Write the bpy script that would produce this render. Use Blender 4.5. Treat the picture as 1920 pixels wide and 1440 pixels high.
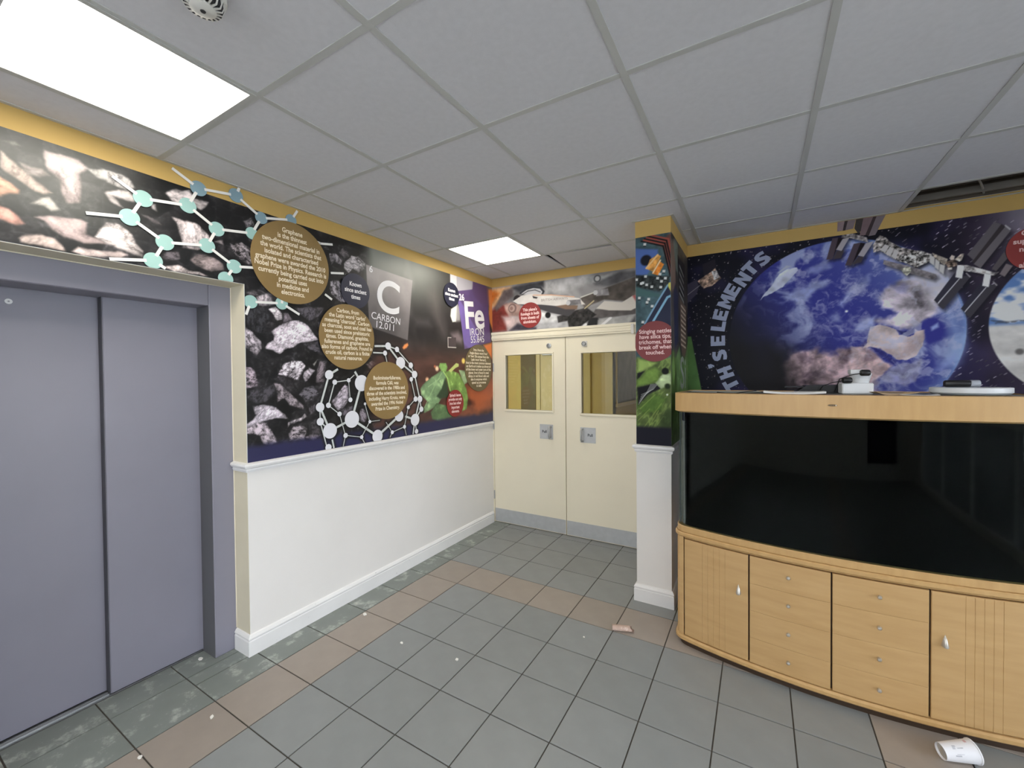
import bpy, math, random
import numpy as np
from mathutils import Vector, Matrix
random.seed(7)
for o in list(bpy.data.objects): bpy.data.objects.remove(o)
SC = bpy.context.scene
COL = SC.collection

# ------------------------------------------------------------------ camera
F_PX, YAW, PITCH, ROLL, EYE = 782.13, .5341, -.0150, -.0091, 1.553
def turn(d):
    """camera direction (right, forward, up) -> world direction"""
    x, y, z = d
    cr, sr = math.cos(ROLL), math.sin(ROLL); x, z = x*cr - z*sr, x*sr + z*cr
    cp, sp = math.cos(PITCH), math.sin(PITCH); y, z = y*cp - z*sp, y*sp + z*cp
    cy, sy = math.cos(YAW), math.sin(YAW)
    return Vector((x*cy - y*sy, x*sy + y*cy, z))
cam_d = bpy.data.cameras.new('camera'); cam = bpy.data.objects.new('camera', cam_d); COL.objects.link(cam)
cam_d.sensor_width = 36; cam_d.lens = F_PX/1920*36; cam_d.clip_start = .02
r_, f_, u_ = turn((1,0,0)), turn((0,1,0)), turn((0,0,1))
cam.matrix_world = Matrix(((r_.x,u_.x,-f_.x,0),(r_.y,u_.y,-f_.y,0),(r_.z,u_.z,-f_.z,EYE),(0,0,0,1)))
SC.camera = cam
# ------------------------------------------------------------------ sky, exposure
world = bpy.data.worlds.new('overcast_sky'); SC.world = world; world.use_nodes = True
bg = world.node_tree.nodes['Background']
bg.inputs['Color'].default_value = (.84, .90, 1.0, 1); bg.inputs['Strength'].default_value = 6.8
SC.view_settings.view_transform = 'Standard'; SC.view_settings.look = 'None'
SC.view_settings.gamma = 1; SC.view_settings.use_curve_mapping = False
SC.view_settings.exposure = 0.0
PANEL_STRENGTH = 14.0           # the ceiling light panels
# ------------------------------------------------------------------ room numbers (metres)
XL, YB, YR, XP0, XP1, YP, HC = -2.47, 3.77, 3.66, -.73, -.50, 2.92, 2.612
XE, YS = 2.8, -3.0              # far side wall with the glazing, wall behind the camera
DADO, MUR0, MUR1, HEAD = 1.035, 1.088, 2.522, 2.087

def hit(px, py, ax, val):
    """where the line of sight through photo pixel (px,py) meets the plane ax = val"""
    d = turn(((px-960)/F_PX, 1, -(py-720)/F_PX)); o = Vector((0,0,EYE)); i = 'xyz'.index(ax)
    return o + d*((val-o[i])/d[i])

# ------------------------------------------------------------------ materials
def lin(c):
    c = c/255.; return c/12.92 if c <= .04045 else ((c+.055)/1.055)**2.4
def rgb(c, g=1.0): return (lin(c[0])*g, lin(c[1])*g, lin(c[2])*g, 1)
MATS = {}
def mat(name, c, rough=.5, metal=0., var=.06, scale=6., bump=0., bscale=60., spec=.5, obvar=0., stretch=None, coat=0., c2=None, dirt=None):
    if name in MATS: return MATS[name]
    m = bpy.data.materials.new(name); m.use_nodes = True; nt = m.node_tree; N, L = nt.nodes, nt.links
    b = N['Principled BSDF']; b.inputs['Roughness'].default_value = rough; b.inputs['Metallic'].default_value = metal
    b.inputs['Specular IOR Level'].default_value = spec; b.inputs['Coat Weight'].default_value = coat
    tc = N.new('ShaderNodeTexCoord'); mp = N.new('ShaderNodeMapping'); L.new(tc.outputs['Object'], mp.inputs[0])
    if stretch: mp.inputs['Scale'].default_value = stretch
    nz = N.new('ShaderNodeTexNoise'); nz.inputs['Scale'].default_value = scale; nz.inputs['Detail'].default_value = 5
    L.new(mp.outputs[0], nz.inputs['Vector'])
    rp = N.new('ShaderNodeValToRGB'); a = rgb(c, 1-var); d = rgb(c2, 1) if c2 else rgb(c, 1+var)
    rp.color_ramp.elements[0].color = a; rp.color_ramp.elements[1].color = d
    rp.color_ramp.elements[0].position = .3; rp.color_ramp.elements[1].position = .7
    L.new(nz.outputs['Fac'], rp.inputs[0]); out = rp.outputs[0]
    if obvar:
        oi = N.new('ShaderNodeObjectInfo'); hs = N.new('ShaderNodeHueSaturation'); mr = N.new('ShaderNodeMapRange')
        mr.inputs[3].default_value = 1-obvar; mr.inputs[4].default_value = 1+obvar
        L.new(oi.outputs['Random'], mr.inputs[0]); L.new(mr.outputs[0], hs.inputs['Value']); L.new(out, hs.inputs['Color']); out = hs.outputs[0]
    if dirt:
        dc, ds, lo, hi = dirt
        n2 = N.new('ShaderNodeTexNoise'); n2.inputs['Scale'].default_value = ds; n2.inputs['Detail'].default_value = 8; n2.inputs['Roughness'].default_value = .7
        L.new(tc.outputs['Object'], n2.inputs['Vector'])
        r2 = N.new('ShaderNodeValToRGB'); r2.color_ramp.elements[0].position = lo; r2.color_ramp.elements[1].position = hi
        L.new(n2.outputs['Fac'], r2.inputs[0])
        mx = N.new('ShaderNodeMix'); mx.data_type = 'RGBA'; L.new(r2.outputs[0], mx.inputs['Factor']); L.new(out, mx.inputs[6])
        mx.inputs[7].default_value = rgb(dc); out = mx.outputs[2]
    L.new(out, b.inputs['Base Color'])
    if bump:
        n3 = N.new('ShaderNodeTexNoise'); n3.inputs['Scale'].default_value = bscale; n3.inputs['Detail'].default_value = 3
        L.new(mp.outputs[0], n3.inputs['Vector']); bp = N.new('ShaderNodeBump'); bp.inputs['Strength'].default_value = bump
        bp.inputs['Distance'].default_value = .004; L.new(n3.outputs['Fac'], bp.inputs['Height']); L.new(bp.outputs[0], b.inputs['Normal'])
    MATS[name] = m; return m
def glass(name, tint=(1,1,1), refl=1.0):
    if name in MATS: return MATS[name]
    m = bpy.data.materials.new(name); m.use_nodes = True; nt = m.node_tree; N, L = nt.nodes, nt.links
    N.remove(N['Principled BSDF']); t = N.new('ShaderNodeBsdfTransparent'); t.inputs[0].default_value = (*tint, 1)
    g = N.new('ShaderNodeBsdfGlossy'); g.inputs['Roughness'].default_value = .015
    fr = N.new('ShaderNodeFresnel'); fr.inputs[0].default_value = 1.45
    mu = N.new('ShaderNodeMath'); mu.operation = 'MULTIPLY'; mu.inputs[1].default_value = refl; L.new(fr.outputs[0], mu.inputs[0])
    mx = N.new('ShaderNodeMixShader'); L.new(mu.outputs[0], mx.inputs[0]); L.new(t.outputs[0], mx.inputs[1]); L.new(g.outputs[0], mx.inputs[2])
    L.new(mx.outputs[0], N['Material Output'].inputs[0]); MATS[name] = m; return m
def emit(name, c, s):
    if name in MATS: return MATS[name]
    m = bpy.data.materials.new(name); m.use_nodes = True; nt = m.node_tree; N, L = nt.nodes, nt.links
    N.remove(N['Principled BSDF']); e = N.new('ShaderNodeEmission'); e.inputs[0].default_value = (*c, 1); e.inputs[1].default_value = s
    L.new(e.outputs[0], N['Material Output'].inputs[0]); MATS[name] = m; return m
def print_mat(name, rough=.5, spec=.14):
    """printed vinyl: ink colours come from the print's own colour layer"""
    m = bpy.data.materials.new(name); m.use_nodes = True; nt = m.node_tree; N, L = nt.nodes, nt.links
    b = N['Principled BSDF']; b.inputs['Roughness'].default_value = rough; b.inputs['Specular IOR Level'].default_value = spec
    a = N.new('ShaderNodeVertexColor'); a.layer_name = 'ink'; L.new(a.outputs[0], b.inputs['Base Color']); return m

# ------------------------------------------------------------------ mesh builder
class MB:
    def __init__(s): s.v, s.f, s.m = [], [], []
    def add(s, vs, fs, mi=0):
        k = len(s.v); s.v += [tuple(v) for v in vs]; s.f += [tuple(i+k for i in f) for f in fs]; s.m += [mi]*len(fs); return s
    def box(s, a, b, mi=0):
        (x0,y0,z0),(x1,y1,z1) = a, b
        return s.add([(x0,y0,z0),(x1,y0,z0),(x1,y1,z0),(x0,y1,z0),(x0,y0,z1),(x1,y0,z1),(x1,y1,z1),(x0,y1,z1)],
            [(0,3,2,1),(4,5,6,7),(0,1,5,4),(1,2,6,5),(2,3,7,6),(3,0,4,7)], mi)
    def bbox(s, a, b, c=.003, mi=0):
        """box with chamfered edges"""
        (x0,y0,z0),(x1,y1,z1) = a, b; vs=[]; idx={}
        for ix,x in ((0,x0),(1,x1)):
            for iy,y in ((0,y0),(1,y1)):
                for iz,z in ((0,z0),(1,z1)):
                    sx,sy,sz = (1,-1)[ix],(1,-1)[iy],(1,-1)[iz]
                    for ax,p in enumerate(((x,y+sy*c,z+sz*c),(x+sx*c,y,z+sz*c),(x+sx*c,y+sy*c,z))):
                        idx[(ix,iy,iz,ax)] = len(vs); vs.append(p)
        fs=[]
        for a_ in range(3):
            o1,o2 = [k for k in range(3) if k!=a_]
            for t in (0,1):
                q=[]
                for (i,j) in ((0,0),(1,0),(1,1),(0,1)):
                    key=[0,0,0]; key[a_]=t; key[o1]=i; key[o2]=j; q.append(idx[(*key,a_)])
                fs.append(tuple(q))
            for i in (0,1):
                for j in (0,1):
                    k0=[0,0,0]; k1=[0,0,0]; k0[a_]=0; k1[a_]=1
                    for k in (k0,k1): k[o1]=i; k[o2]=j
                    fs.append((idx[(*k0,o1)],idx[(*k1,o1)],idx[(*k1,o2)],idx[(*k0,o2)]))
        for ix in (0,1):
            for iy in (0,1):
                for iz in (0,1): fs.append(tuple(idx[(ix,iy,iz,a_)] for a_ in range(3)))
        return s.add(vs, fs, mi)
    def prism(s, pts, vec, mi=0):
        """closed outline pts (3-D, planar) pushed along vec"""
        n=len(pts); v=Vector(vec); vs=[Vector(p) for p in pts]+[Vector(p)+v for p in pts]
        return s.add(vs, [tuple(range(n-1,-1,-1)), tuple(range(n,2*n))]+[(i,(i+1)%n,n+(i+1)%n,n+i) for i in range(n)], mi)
    def lathe(s, prof, org=(0,0,0), ax=(0,0,1), n=24, mi=0):
        """profile [(radius, height)] spun round ax"""
        a=Vector(ax).normalized(); e=a.orthogonal().normalized(); g=a.cross(e); o=Vector(org); vs=[]
        for r,h in prof:
            for k in range(n):
                t=2*math.pi*k/n; vs.append(o+a*h+(e*math.cos(t)+g*math.sin(t))*r)
        fs=[]
        for i in range(len(prof)-1):
            for k in range(n): fs.append((i*n+k,i*n+(k+1)%n,(i+1)*n+(k+1)%n,(i+1)*n+k))
        if prof[0][0]>1e-6: fs.append(tuple(range(n-1,-1,-1)))
        if prof[-1][0]>1e-6: fs.append(tuple(range((len(prof)-1)*n,len(prof)*n)))
        return s.add(vs, fs, mi)
    def tube(s, path, r, n=8, mi=0):
        P=[Vector(p) for p in path]; vs=[]; up=None
        for i,p in enumerate(P):
            t=((P[min(i+1,len(P)-1)]-P[max(i-1,0)])).normalized()
            if up is None: up=t.orthogonal().normalized()
            up=(up-t*up.dot(t)).normalized(); g=t.cross(up)
            for k in range(n):
                a=2*math.pi*k/n; vs.append(p+(up*math.cos(a)+g*math.sin(a))*r)
        fs=[(i*n+k,i*n+(k+1)%n,(i+1)*n+(k+1)%n,(i+1)*n+k) for i in range(len(P)-1) for k in range(n)]
        fs+=[tuple(range(n-1,-1,-1)),tuple(range((len(P)-1)*n,len(P)*n))]
        return s.add(vs, fs, mi)
    def sweep(s, prof, path, mi=0):
        """moulding: profile [(out, z)] carried along an xy path; 'out' is to the right of the path"""
        P=[Vector((p[0],p[1])) for p in path]; n=len(prof); vs=[]
        for i,p in enumerate(P):
            d0=(P[i]-P[i-1]).normalized() if i else None; d1=(P[i+1]-P[i]).normalized() if i<len(P)-1 else None
            n0=Vector((d0.y,-d0.x)) if d0 else None; n1=Vector((d1.y,-d1.x)) if d1 else None
            if n0 is None: m=n1
            elif n1 is None: m=n0
            else: m=(n0+n1)/(1+n0.dot(n1))
            for o,z in prof: vs.append((p.x+m.x*o,p.y+m.y*o,z))
        fs=[(i*n+k,(i+1)*n+k,(i+1)*n+(k+1)%n,i*n+(k+1)%n) for i in range(len(P)-1) for k in range(n)]
        fs+=[tuple(range(n)),tuple(range((len(P)-1)*n,len(P)*n))[::-1]]
        return s.add(vs, fs, mi)
    def mesh(s, name, off=(0,0,0), smooth=False):
        me=bpy.data.meshes.new(name); o=Vector(off)
        me.from_pydata([tuple(Vector(v)-o) for v in s.v], [], s.f)
        if any(s.m): me.polygons.foreach_set('material_index', s.m)
        me.validate(); me.update()
        import bmesh
        bm=bmesh.new(); bm.from_mesh(me); bmesh.ops.recalc_face_normals(bm, faces=bm.faces); bm.to_mesh(me); bm.free()
        if smooth:
            me.polygons.foreach_set('use_smooth',[True]*len(me.polygons))
            try: me.set_sharp_from_angle(angle=math.radians(smooth if smooth is not True else 40))
            except Exception: pass
        return me
    def build(s, name, m, parent=None, local=False, smooth=False):
        off=(0,0,0) if (local or parent is None) else wloc(parent)
        return link(name, s.mesh(name, off, smooth), m, parent)
def wloc(o):
    v=Vector((0,0,0))
    while o: v+=Vector(o.location); o=o.parent
    return v
def link(name, me, m, parent=None):
    o=bpy.data.objects.new(name, me); COL.objects.link(o); o.parent=parent
    for k in (m if isinstance(m,(list,tuple)) else [m]):
        if k: me.materials.append(k)
    return o
def share(name, me, m, parent, loc):
    """a piece that shares its mesh with alike pieces; its material sits on the object"""
    o=bpy.data.objects.new(name, me); COL.objects.link(o); o.parent=parent; o.location=loc
    if not me.materials: me.materials.append(None)
    o.material_slots[0].link='OBJECT'; o.material_slots[0].material=m
    return o
def thing(name, label, cat, loc=(0,0,0), rz=0., group=None):
    o=bpy.data.objects.new(name,None); COL.objects.link(o); o.location=loc; o.rotation_euler=(0,0,rz); o.empty_display_size=.1
    return tag(o,label,cat,group)
def tag(o, label=None, cat=None, group=None, kind=None):
    for k,v in (('label',label),('category',cat),('group',group),('kind',kind)):
        if v: o[k]=v
    return o
def struct(o, label=None): return tag(o, label=label, kind='structure')
def letters(name, body, size, m, parent, org, ux, uy, align='CENTER', bold=0., line=1., sx=1., lift=0., centre=True, fit=None):
    """flat lettering lying in the plane spanned by ux, uy"""
    cu=bpy.data.curves.new(name,'FONT'); cu.body=body; cu.size=size; cu.align_x=align; cu.align_y='CENTER' if centre else 'TOP_BASELINE'
    cu.offset=bold; cu.space_line=line; cu.resolution_u=10 if size>.1 else 3
    t=bpy.data.objects.new('tmp_text',cu); COL.objects.link(t); bpy.context.view_layer.update()
    me=bpy.data.meshes.new_from_object(t.evaluated_get(bpy.context.evaluated_depsgraph_get()))
    bpy.data.objects.remove(t); bpy.data.curves.remove(cu)
    if fit:
        xs=[v.co.x for v in me.vertices]; sx=fit/(max(xs)-min(xs))
    ux,uy=Vector(ux).normalized(),Vector(uy).normalized(); n=ux.cross(uy); o=Vector(org)-(wloc(parent) if parent else Vector()); 
    M=Matrix(((ux.x*sx,uy.x,n.x,o.x+n.x*lift),(ux.y*sx,uy.y,n.y,o.y+n.y*lift),(ux.z*sx,uy.z,n.z,o.z+n.z*lift),(0,0,0,1)))
    me.transform(M); me.name=name; me.materials.clear()
    return link(name,me,m,parent)
# ================================================================== SETTING
PAINT = mat('magnolia_paint', (229,226,222), .55, var=.02, scale=3, bump=.05, bscale=90)
GLOSS = mat('white_gloss_trim', (230,229,228), .35, var=.03, scale=5, dirt=((150,148,150), 26, .66, .74))
BAND = mat('ochre_paint', (198,164,94), .6, var=.03, scale=3)
REVEAL = mat('cream_reveal', (214,206,182), .5, var=.03)
LIFTG = mat('lift_grey_enamel', (130,128,140), .38, var=.04, scale=2.5, bump=.03, bscale=260)
LIFTD = mat('lift_dark_edge', (70,70,76), .5, var=.05)
DOORC = mat('cream_door_paint', (232,224,202), .42, var=.02, scale=3)
STEEL = mat('brushed_steel', (176,178,180), .38, metal=.85, var=.08, scale=30, stretch=(1,1,12))
ALU = mat('anodised_plate', (190,192,194), .42, metal=.35, var=.05, scale=20)
DARK = mat('dark_void', (40,38,36), .9, var=.2, scale=4)
TILEG = mat('grey_quarry_tile', (135,138,138), .42, var=.05, scale=9, bump=.05, bscale=180, obvar=.045)
TILEP = mat('buff_pink_quarry_tile', (152,142,133), .42, var=.05, scale=9, bump=.05, bscale=180, obvar=.04)
TILED = mat('scuffed_grey_tile', (124,130,126), .45, var=.06, scale=9, bump=.05, bscale=180, obvar=.04, dirt=((190,194,188), 9, .53, .72))
GROUT = mat('dark_grout', (78,74,68), .9, var=.15, scale=14)
CTILE = mat('mineral_fibre_tile', (211,210,214), .9, var=.03, scale=40, bump=.12, bscale=420, obvar=.02)
TEE = mat('grey_ceiling_rail', (188,188,185), .5, var=.03)
OUT = mat('corridor_yellow', (214,190,112), .55, var=.05, scale=2)

# ---- walls
m = MB()
m.box((-2.95,1.25,0),(XL,YB+.12,HEAD)); m.box((-2.95,YS,0),(XL,.19,HEAD)); m.box((-2.95,YS,HEAD),(XL,YB+.12,3.02)); m.box((-3.05,YS,0),(-2.95,YB+.12,3.02))
wall_left = struct(m.build('wall_left', PAINT), 'left wall: printed mural above white lower wall, lift opening at its near end')
m = MB(); m.box((XL-.12,YB,2.03),(XP0,YB+.1,3.02)); wall_back = struct(m.build('wall_back', PAINT), 'narrow wall strip above the double doors')
m = MB(); m.box((XP0,YP,0),(XP1,YB+.12,3.02)); pillar = struct(m.build('wall_pillar', PAINT), 'square pillar between the double doors and the aquarium')
m = MB(); m.box((XP1,YR,0),(XE+.15,YB+.12,3.02)); wall_right = struct(m.build('wall_right', PAINT), 'wall behind the aquarium carrying the space mural')
RX0,RX1,RZ0,RZ1 = -2.3,1.25,1.05,2.42
m = MB(); m.box((-3.05,YS-.15,0),(RX0,YS,3.02)); m.box((RX1,YS-.15,0),(XE+.15,YS,3.02)); m.box((RX0,YS-.15,0),(RX1,YS,RZ0)); m.box((RX0,YS-.15,RZ1),(RX1,YS,3.02)); wall_rear = struct(m.build('wall_rear', PAINT))
GY0, GY1, GZ0, GZ1 = -2.5, 2.4, .06, 2.3
m = MB(); m.box((XE,YS,0),(XE+.15,GY0,3.02)); m.box((XE,GY1,0),(XE+.15,YR,3.02)); m.box((XE,GY0,0),(XE+.15,GY1,GZ0)); m.box((XE,GY0,GZ1),(XE+.15,GY1,3.02))
wall_side = struct(m.build('wall_side', PAINT))
# ochre band between mural and ceiling
def band(parent, a, b): MB().box(a,b).build('painted_band', BAND, parent)
band(wall_left,(XL,YS,MUR1-.004),(XL+.0012,YB,2.63)); band(wall_back,(XL,YB-.0012,MUR1-.004),(XP0,YB,2.63))
band(pillar,(XP0,YP-.0012,MUR1-.02),(XP1+.0012,YP,2.63)); band(pillar,(XP1,YP,MUR1-.01),(XP1+.0012,YR,2.63)); band(wall_right,(XP1,YR-.0012,MUR1-.004),(XE,YR,2.63))
band(pillar,(XP0-.0012,YP,MUR1-.02),(XP0,YB,2.63))
# lift-opening reveal paint
MB().box((-2.62,1.2488,.11),(XL,1.25,HEAD)).build('painted_reveal', REVEAL, wall_left)
MB().box((-2.62,.19,HEAD-.0012),(XL,1.25,HEAD)).build('painted_reveal', REVEAL, wall_left)

# ---- skirting and dado mouldings
SKIRT = [(0,0),(.017,0),(.017,.082),(.013,.088),(.017,.094),(.017,.1),(.009,.114),(0,.118)]
RAIL = [(0,DADO-.002),(.008,DADO),(.012,DADO+.012),(.009,DADO+.018),(.02,DADO+.026),(.024,DADO+.036),(.022,DADO+.046),(.012,MUR0-.003),(0,MUR0)]
PL = [(-2.606,1.25),(XL,1.25),(XL,YB-.02)]; PP = [(XP0,YB-.08),(XP0,YP),(XP1,YP),(XP1,YR)]; PR = [(XP1,YR),(XE,YR)]; PN=[(XL,YS),(XL,.19),(-2.606,.19)]
for nm,path,lab in (('left',PL,'scuffed white skirting board along the left wall'),('pillar',PP,'white skirting round the foot of the pillar'),('right',PR,None),('near',PN,None)):
    struct(MB().sweep(SKIRT,path).build('baseboard_'+nm, GLOSS), lab)
for k,(path,lab) in enumerate(((PL,'white moulded dado rail under the coal mural'),(PP,'white moulded dado rail round the pillar'),(PR,None),(PN,None))):
    struct(MB().sweep(RAIL,path).build('trim_%d'%(k+1), GLOSS), lab)

# ---- floor
m = MB(); m.box((-3.0,YS,-.08),(XE,YB+.1,-.004)); floor = struct(m.build('floor', GROUT), 'floor of square grey tiles with a buff pink border')
FX, FY = -1.9675, 1.8807
full = MB().bbox((.003,.003,-.004),(.297,.297,0),.0006).mesh('floor_tile')
far = MB()
def put_tile(x0,y0,x1,y1,mt,whole,near):
    if x1-x0 < .015 or y1-y0 < .015: return
    if not near: far.box((x0+.003,y0+.003,-.004),(x1-.003,y1-.003,0), 1 if mt is TILEP else 0); return
    if whole:
        share('floor_tile', full, mt, floor, (x0,y0,0)); return
    MB().bbox((x0+.003,y0+.003,-.004),(x1-.003,y1-.003,0),.0006).build('floor_tile', mt, floor)
for k in range(-3,17):
    for g in range(-17,7):
        x0,y0 = FX+.3*k, FY+.3*g; x1,y1 = x0+.3,y0+.3
        pink = (k==-1 and y1<2.79) or (g==2 and k>=-1) or (k==8 and g<2)
        mt = TILEP if pink else (TILED if k<=-2 else TILEG)
        near = y1>.3 and x0<1.3
        # the lift recess
        rx0,rx1,ry0,ry1 = max(x0,-2.752),min(x1,XL),max(y0,.19),min(y1,1.25)
        inrec = rx1>rx0 and ry1>ry0
        cx0,cx1 = max(x0,XL),min(x1,XE); cy0,cy1 = max(y0,YS),min(y1,YB+.02 if x1<XP0+.1 else YR)
        if inrec and y0>=.19 and y1<=1.25 and cx1>cx0: cx0=max(x0,-2.752); inrec=False
        if cx1>cx0 and cy1>cy0:
            if k in (4,5) and y0<YP<y1 and x0<XP0: pass
            put_tile(cx0,cy0,cx1,cy1,mt,abs(cx1-cx0-.3)<1e-6 and abs(cy1-cy0-.3)<1e-6,near)
        if inrec: put_tile(rx0,ry0,rx1,ry1,TILED,False,near)
tag(far.build('floor_tile_field',[TILEG,TILEP],floor), kind='stuff')
# plaster scuffs: small white chips on the floor
CHIP = mat('plaster_chip', (232,230,224), .8, var=.05)
for k,(px,py,s,lab) in enumerate(((684,1152,.016,'largest white plaster chip, beside the left skirting on a buff tile'),(857,1237,.012,'white plaster chip in the middle of the grey tiles'),
      (753,1206,.010,'small white plaster crumb on the grey tiles, nearer the left wall'),(1095,1195,.008,'tiny white crumb left of the cardboard tube'),
      (397,1345,.011,'white paint fleck on a buff tile in front of the lift'),(262,1421,.010,'white fleck on the buff tile lowest in the picture'),(376,1236,.014,'white chip at the foot of the lift frame'))):
    p = hit(px,py,'z',0); r=random.Random(k); n=6
    pts=[(p.x+s*(.5+.5*r.random())*math.cos(a*1.047+.4*r.random())*1.3,p.y+s*(.5+.5*r.random())*math.sin(a*1.047),.0004) for a in range(n)]
    tag(MB().prism(pts,(0,0,.004)).build('plaster_chip',CHIP),lab,'debris','plaster chips on the floor')

# ---- ceiling
m = MB(); m.box((-3.05,YS-.15,3.0),(XE+.15,YB+.12,3.06)); ceiling = struct(m.build('ceiling', DARK), 'suspended ceiling of square grey tiles')
CX, CY = -1.606, .876
xs = [CX+.6*j for j in range(-2,9)]; ys=[CY+.6*i for i in range(-8,7)]
cfull = MB().bbox((.004,.004,0),(.596,.596,.015),.002).mesh('ceiling_tile')
LIGHTS = {(-1,-1),(-1,3),(2,-5),(3,-1),(6,-5),(-1,-5)}; HOLE=(4,4)
for j in range(-2,8):
    for i in range(-7,6):
        if (j,i) in LIGHTS or (j,i)==HOLE: continue
        x0,y0 = CX+.6*j,CY+.6*i; cx0,cx1=max(x0,XL),min(x0+.6,XE); ymax = YB if x0+.6<=XP0+.01 else YR
        cy0,cy1=max(y0,YS),min(y0+.6,ymax)
        if j==1 and i==4: cy1=YB
        if cx1-cx0<.02 or cy1-cy0<.02: continue
        if abs(cx1-cx0-.6)<1e-6 and abs(cy1-cy0-.6)<1e-6: share('ceiling_tile',cfull,CTILE,ceiling,(x0,y0,HC+.003))
        elif (j,i)==(0,4):     # the tile that sits askew
            w,h=cx1-cx0,cy1-cy0
            o=MB().bbox((0,-h,0),(w-.004,-.004,.015),.002).build('ceiling_tile',CTILE,ceiling,local=True); o.location=(cx0+.006,cy1+.03,HC+.004); o.rotation_euler=(0,0,math.radians(3.4))
        else: MB().bbox((cx0+.004,cy0+.004,HC+.003),(cx1-.004,cy1-.004,HC+.018),.002).build('ceiling_tile',CTILE,ceiling)
T=.012
for j in range(-1,8):
    x=CX+.6*j
    ye = YB if x<XP0 else YR
    if abs(x+1.606)<.01: ye=3.276
    MB().box((x-T,YS,HC),(x+T,ye,HC+.003)).box((x-.004,YS,HC+.003),(x+.004,ye,HC+.03)).build('ceiling_rail',TEE,ceiling)
for i in range(-6,5):
    y=CY+.6*i
    for a,b in ((XL,XE),):
        MB().box((a,y-T,HC+.0002),(b,y+T,HC+.0032)).build('ceiling_rail',TEE,ceiling)
# wall angle round the edge
for a,b in (((XL,YS,HC),(XL+.02,YB,HC+.003)),((XL,YB-.02,HC),(XP0,YB,HC+.003)),((XP1,YR-.02,HC),(XE,YR,HC+.003)),((XP1,YP,HC),(XP1+.02,YR,HC+.003)),((XP0-.02,YP-.02,HC),(XP1+.02,YP,HC+.003))):
    MB().box(a,b).build('ceiling_edge_angle',TEE,ceiling)
# what shows through the missing tile: a duct, a joist and a loop of cable
VOID = mat('dusty_joist', (92,86,80), .85, var=.15, scale=8)
MB().box((XP1,YR-.004,2.632),(XE,YR,3.0)).build('void_dark_sheet',mat('dark_brown_void',(96,88,80),.9,var=.2,scale=6),ceiling)  # dark brown sheet over the pale wall inside the ceiling void
MB().box((.75,3.20,2.634),(1.45,3.27,2.76)).build('joist', VOID, ceiling)
MB().box((.6,3.50,2.70),(2.2,3.60,2.86)).build('joist', VOID, ceiling)
MB().box((.6,3.30,2.80),(2.2,3.36,2.95)).build('joist', VOID, ceiling)
path=[tuple(hit(px,py,'z',2.648)) for px,py in ((1833,334),(1839,343),(1844,356),(1845,370),(1841,384),(1832,397))]
MB().box((.75,3.565,2.634),(2.0,3.585,2.672)).build('joist', mat('pale_batten',(126,121,116),.8,var=.1), ceiling)
MB().tube(path,.0055).build('cable', mat('pale_cable',(150,146,140),.6), ceiling, smooth=True)

# ---- ceiling lights; those out of view are added to brighten the room
for (j,i),lab in (((-1,-1),'large bright square ceiling light panel above the lift'),((-1,3),'bright square ceiling light panel near the double doors'),((2,-5),'added fill light panel behind the viewer, out of view'),((3,-1),'added fill light panel above the viewer, out of view'),((6,-5),'added fill light panel in the rear right corner, out of view'),((-1,-5),'added fill light panel in the rear left corner, out of view')):
    x0,y0=CX+.6*j,CY+.6*i
    t=thing('ceiling_light',lab,'light',(x0+.3,y0+.3,HC),group='recessed light panels')
    f=MB(); e=.020
    for a,b in (((x0+.004,y0+.004),(x0+.596,y0+e)),((x0+.004,y0+.6-e),(x0+.596,y0+.596)),((x0+.004,y0+e),(x0+e,y0+.6-e)),((x0+.6-e,y0+e),(x0+.596,y0+.6-e))): f.box((*a,HC-.002),(*b,HC+.03))
    f.build('panel_frame',TEE,t)
    MB().box((x0+e,y0+e,HC),(x0+.6-e,y0+.6-e,HC+.006)).build('diffuser',emit('panel_glow',(1,.94,.82),PANEL_STRENGTH),t)
    MB().box((x0+e,y0+e,HC+.02),(x0+.6-e,y0+.6-e,HC+.03)).build('back_tray',TEE,t)
# ---- smoke detector
p=hit(380,-14,'z',HC); t=thing('smoke_detector','white round slotted smoke detector on the ceiling','detector',(p.x,p.y,HC))
WPL=mat('white_plastic',(214,212,206),.4,var=.02); BLK=mat('black_plastic',(26,26,28),.4,var=.1)
MB().lathe([(.0,0),(.056,0),(.056,-.012),(.052,-.016)],p,n=32).build('base',WPL,t,smooth=True)
MB().lathe([(.046,-.012),(.048,-.03),(.044,-.04),(.0,-.04)],p,n=32).build('slotted_core',BLK,t,smooth=True)
MB().lathe([(.051,-.012),(.051,-.020),(.048,-.020),(.048,-.012)],p,n=32).build('ring',WPL,t)
MB().lathe([(.028,-.038),(.031,-.046),(.022,-.050),(0,-.051)],p,n=32).build('cap',WPL,t,smooth=True)
for k in range(20):
    a=2*math.pi*k/20; c,s=math.cos(a),math.sin(a); q=Vector((-s,c,0))*.0022
    P=[Vector((p.x+c*.053,p.y+s*.053,HC-.016)),Vector((p.x+c*.045,p.y+s*.045,HC-.041)),Vector((p.x+c*.026,p.y+s*.026,HC-.045)),Vector((p.x+c*.026,p.y+s*.026,HC-.040)),Vector((p.x+c*.042,p.y+s*.042,HC-.037)),Vector((p.x+c*.047,p.y+s*.047,HC-.016))]
    MB().prism([v-q for v in P],q*2).build('rib',WPL,t)
MB().lathe([(.007,-.0505),(.006,-.0525),(0,-.0528)],p,n=12).build('lamp_dot',BLK,t)

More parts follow.
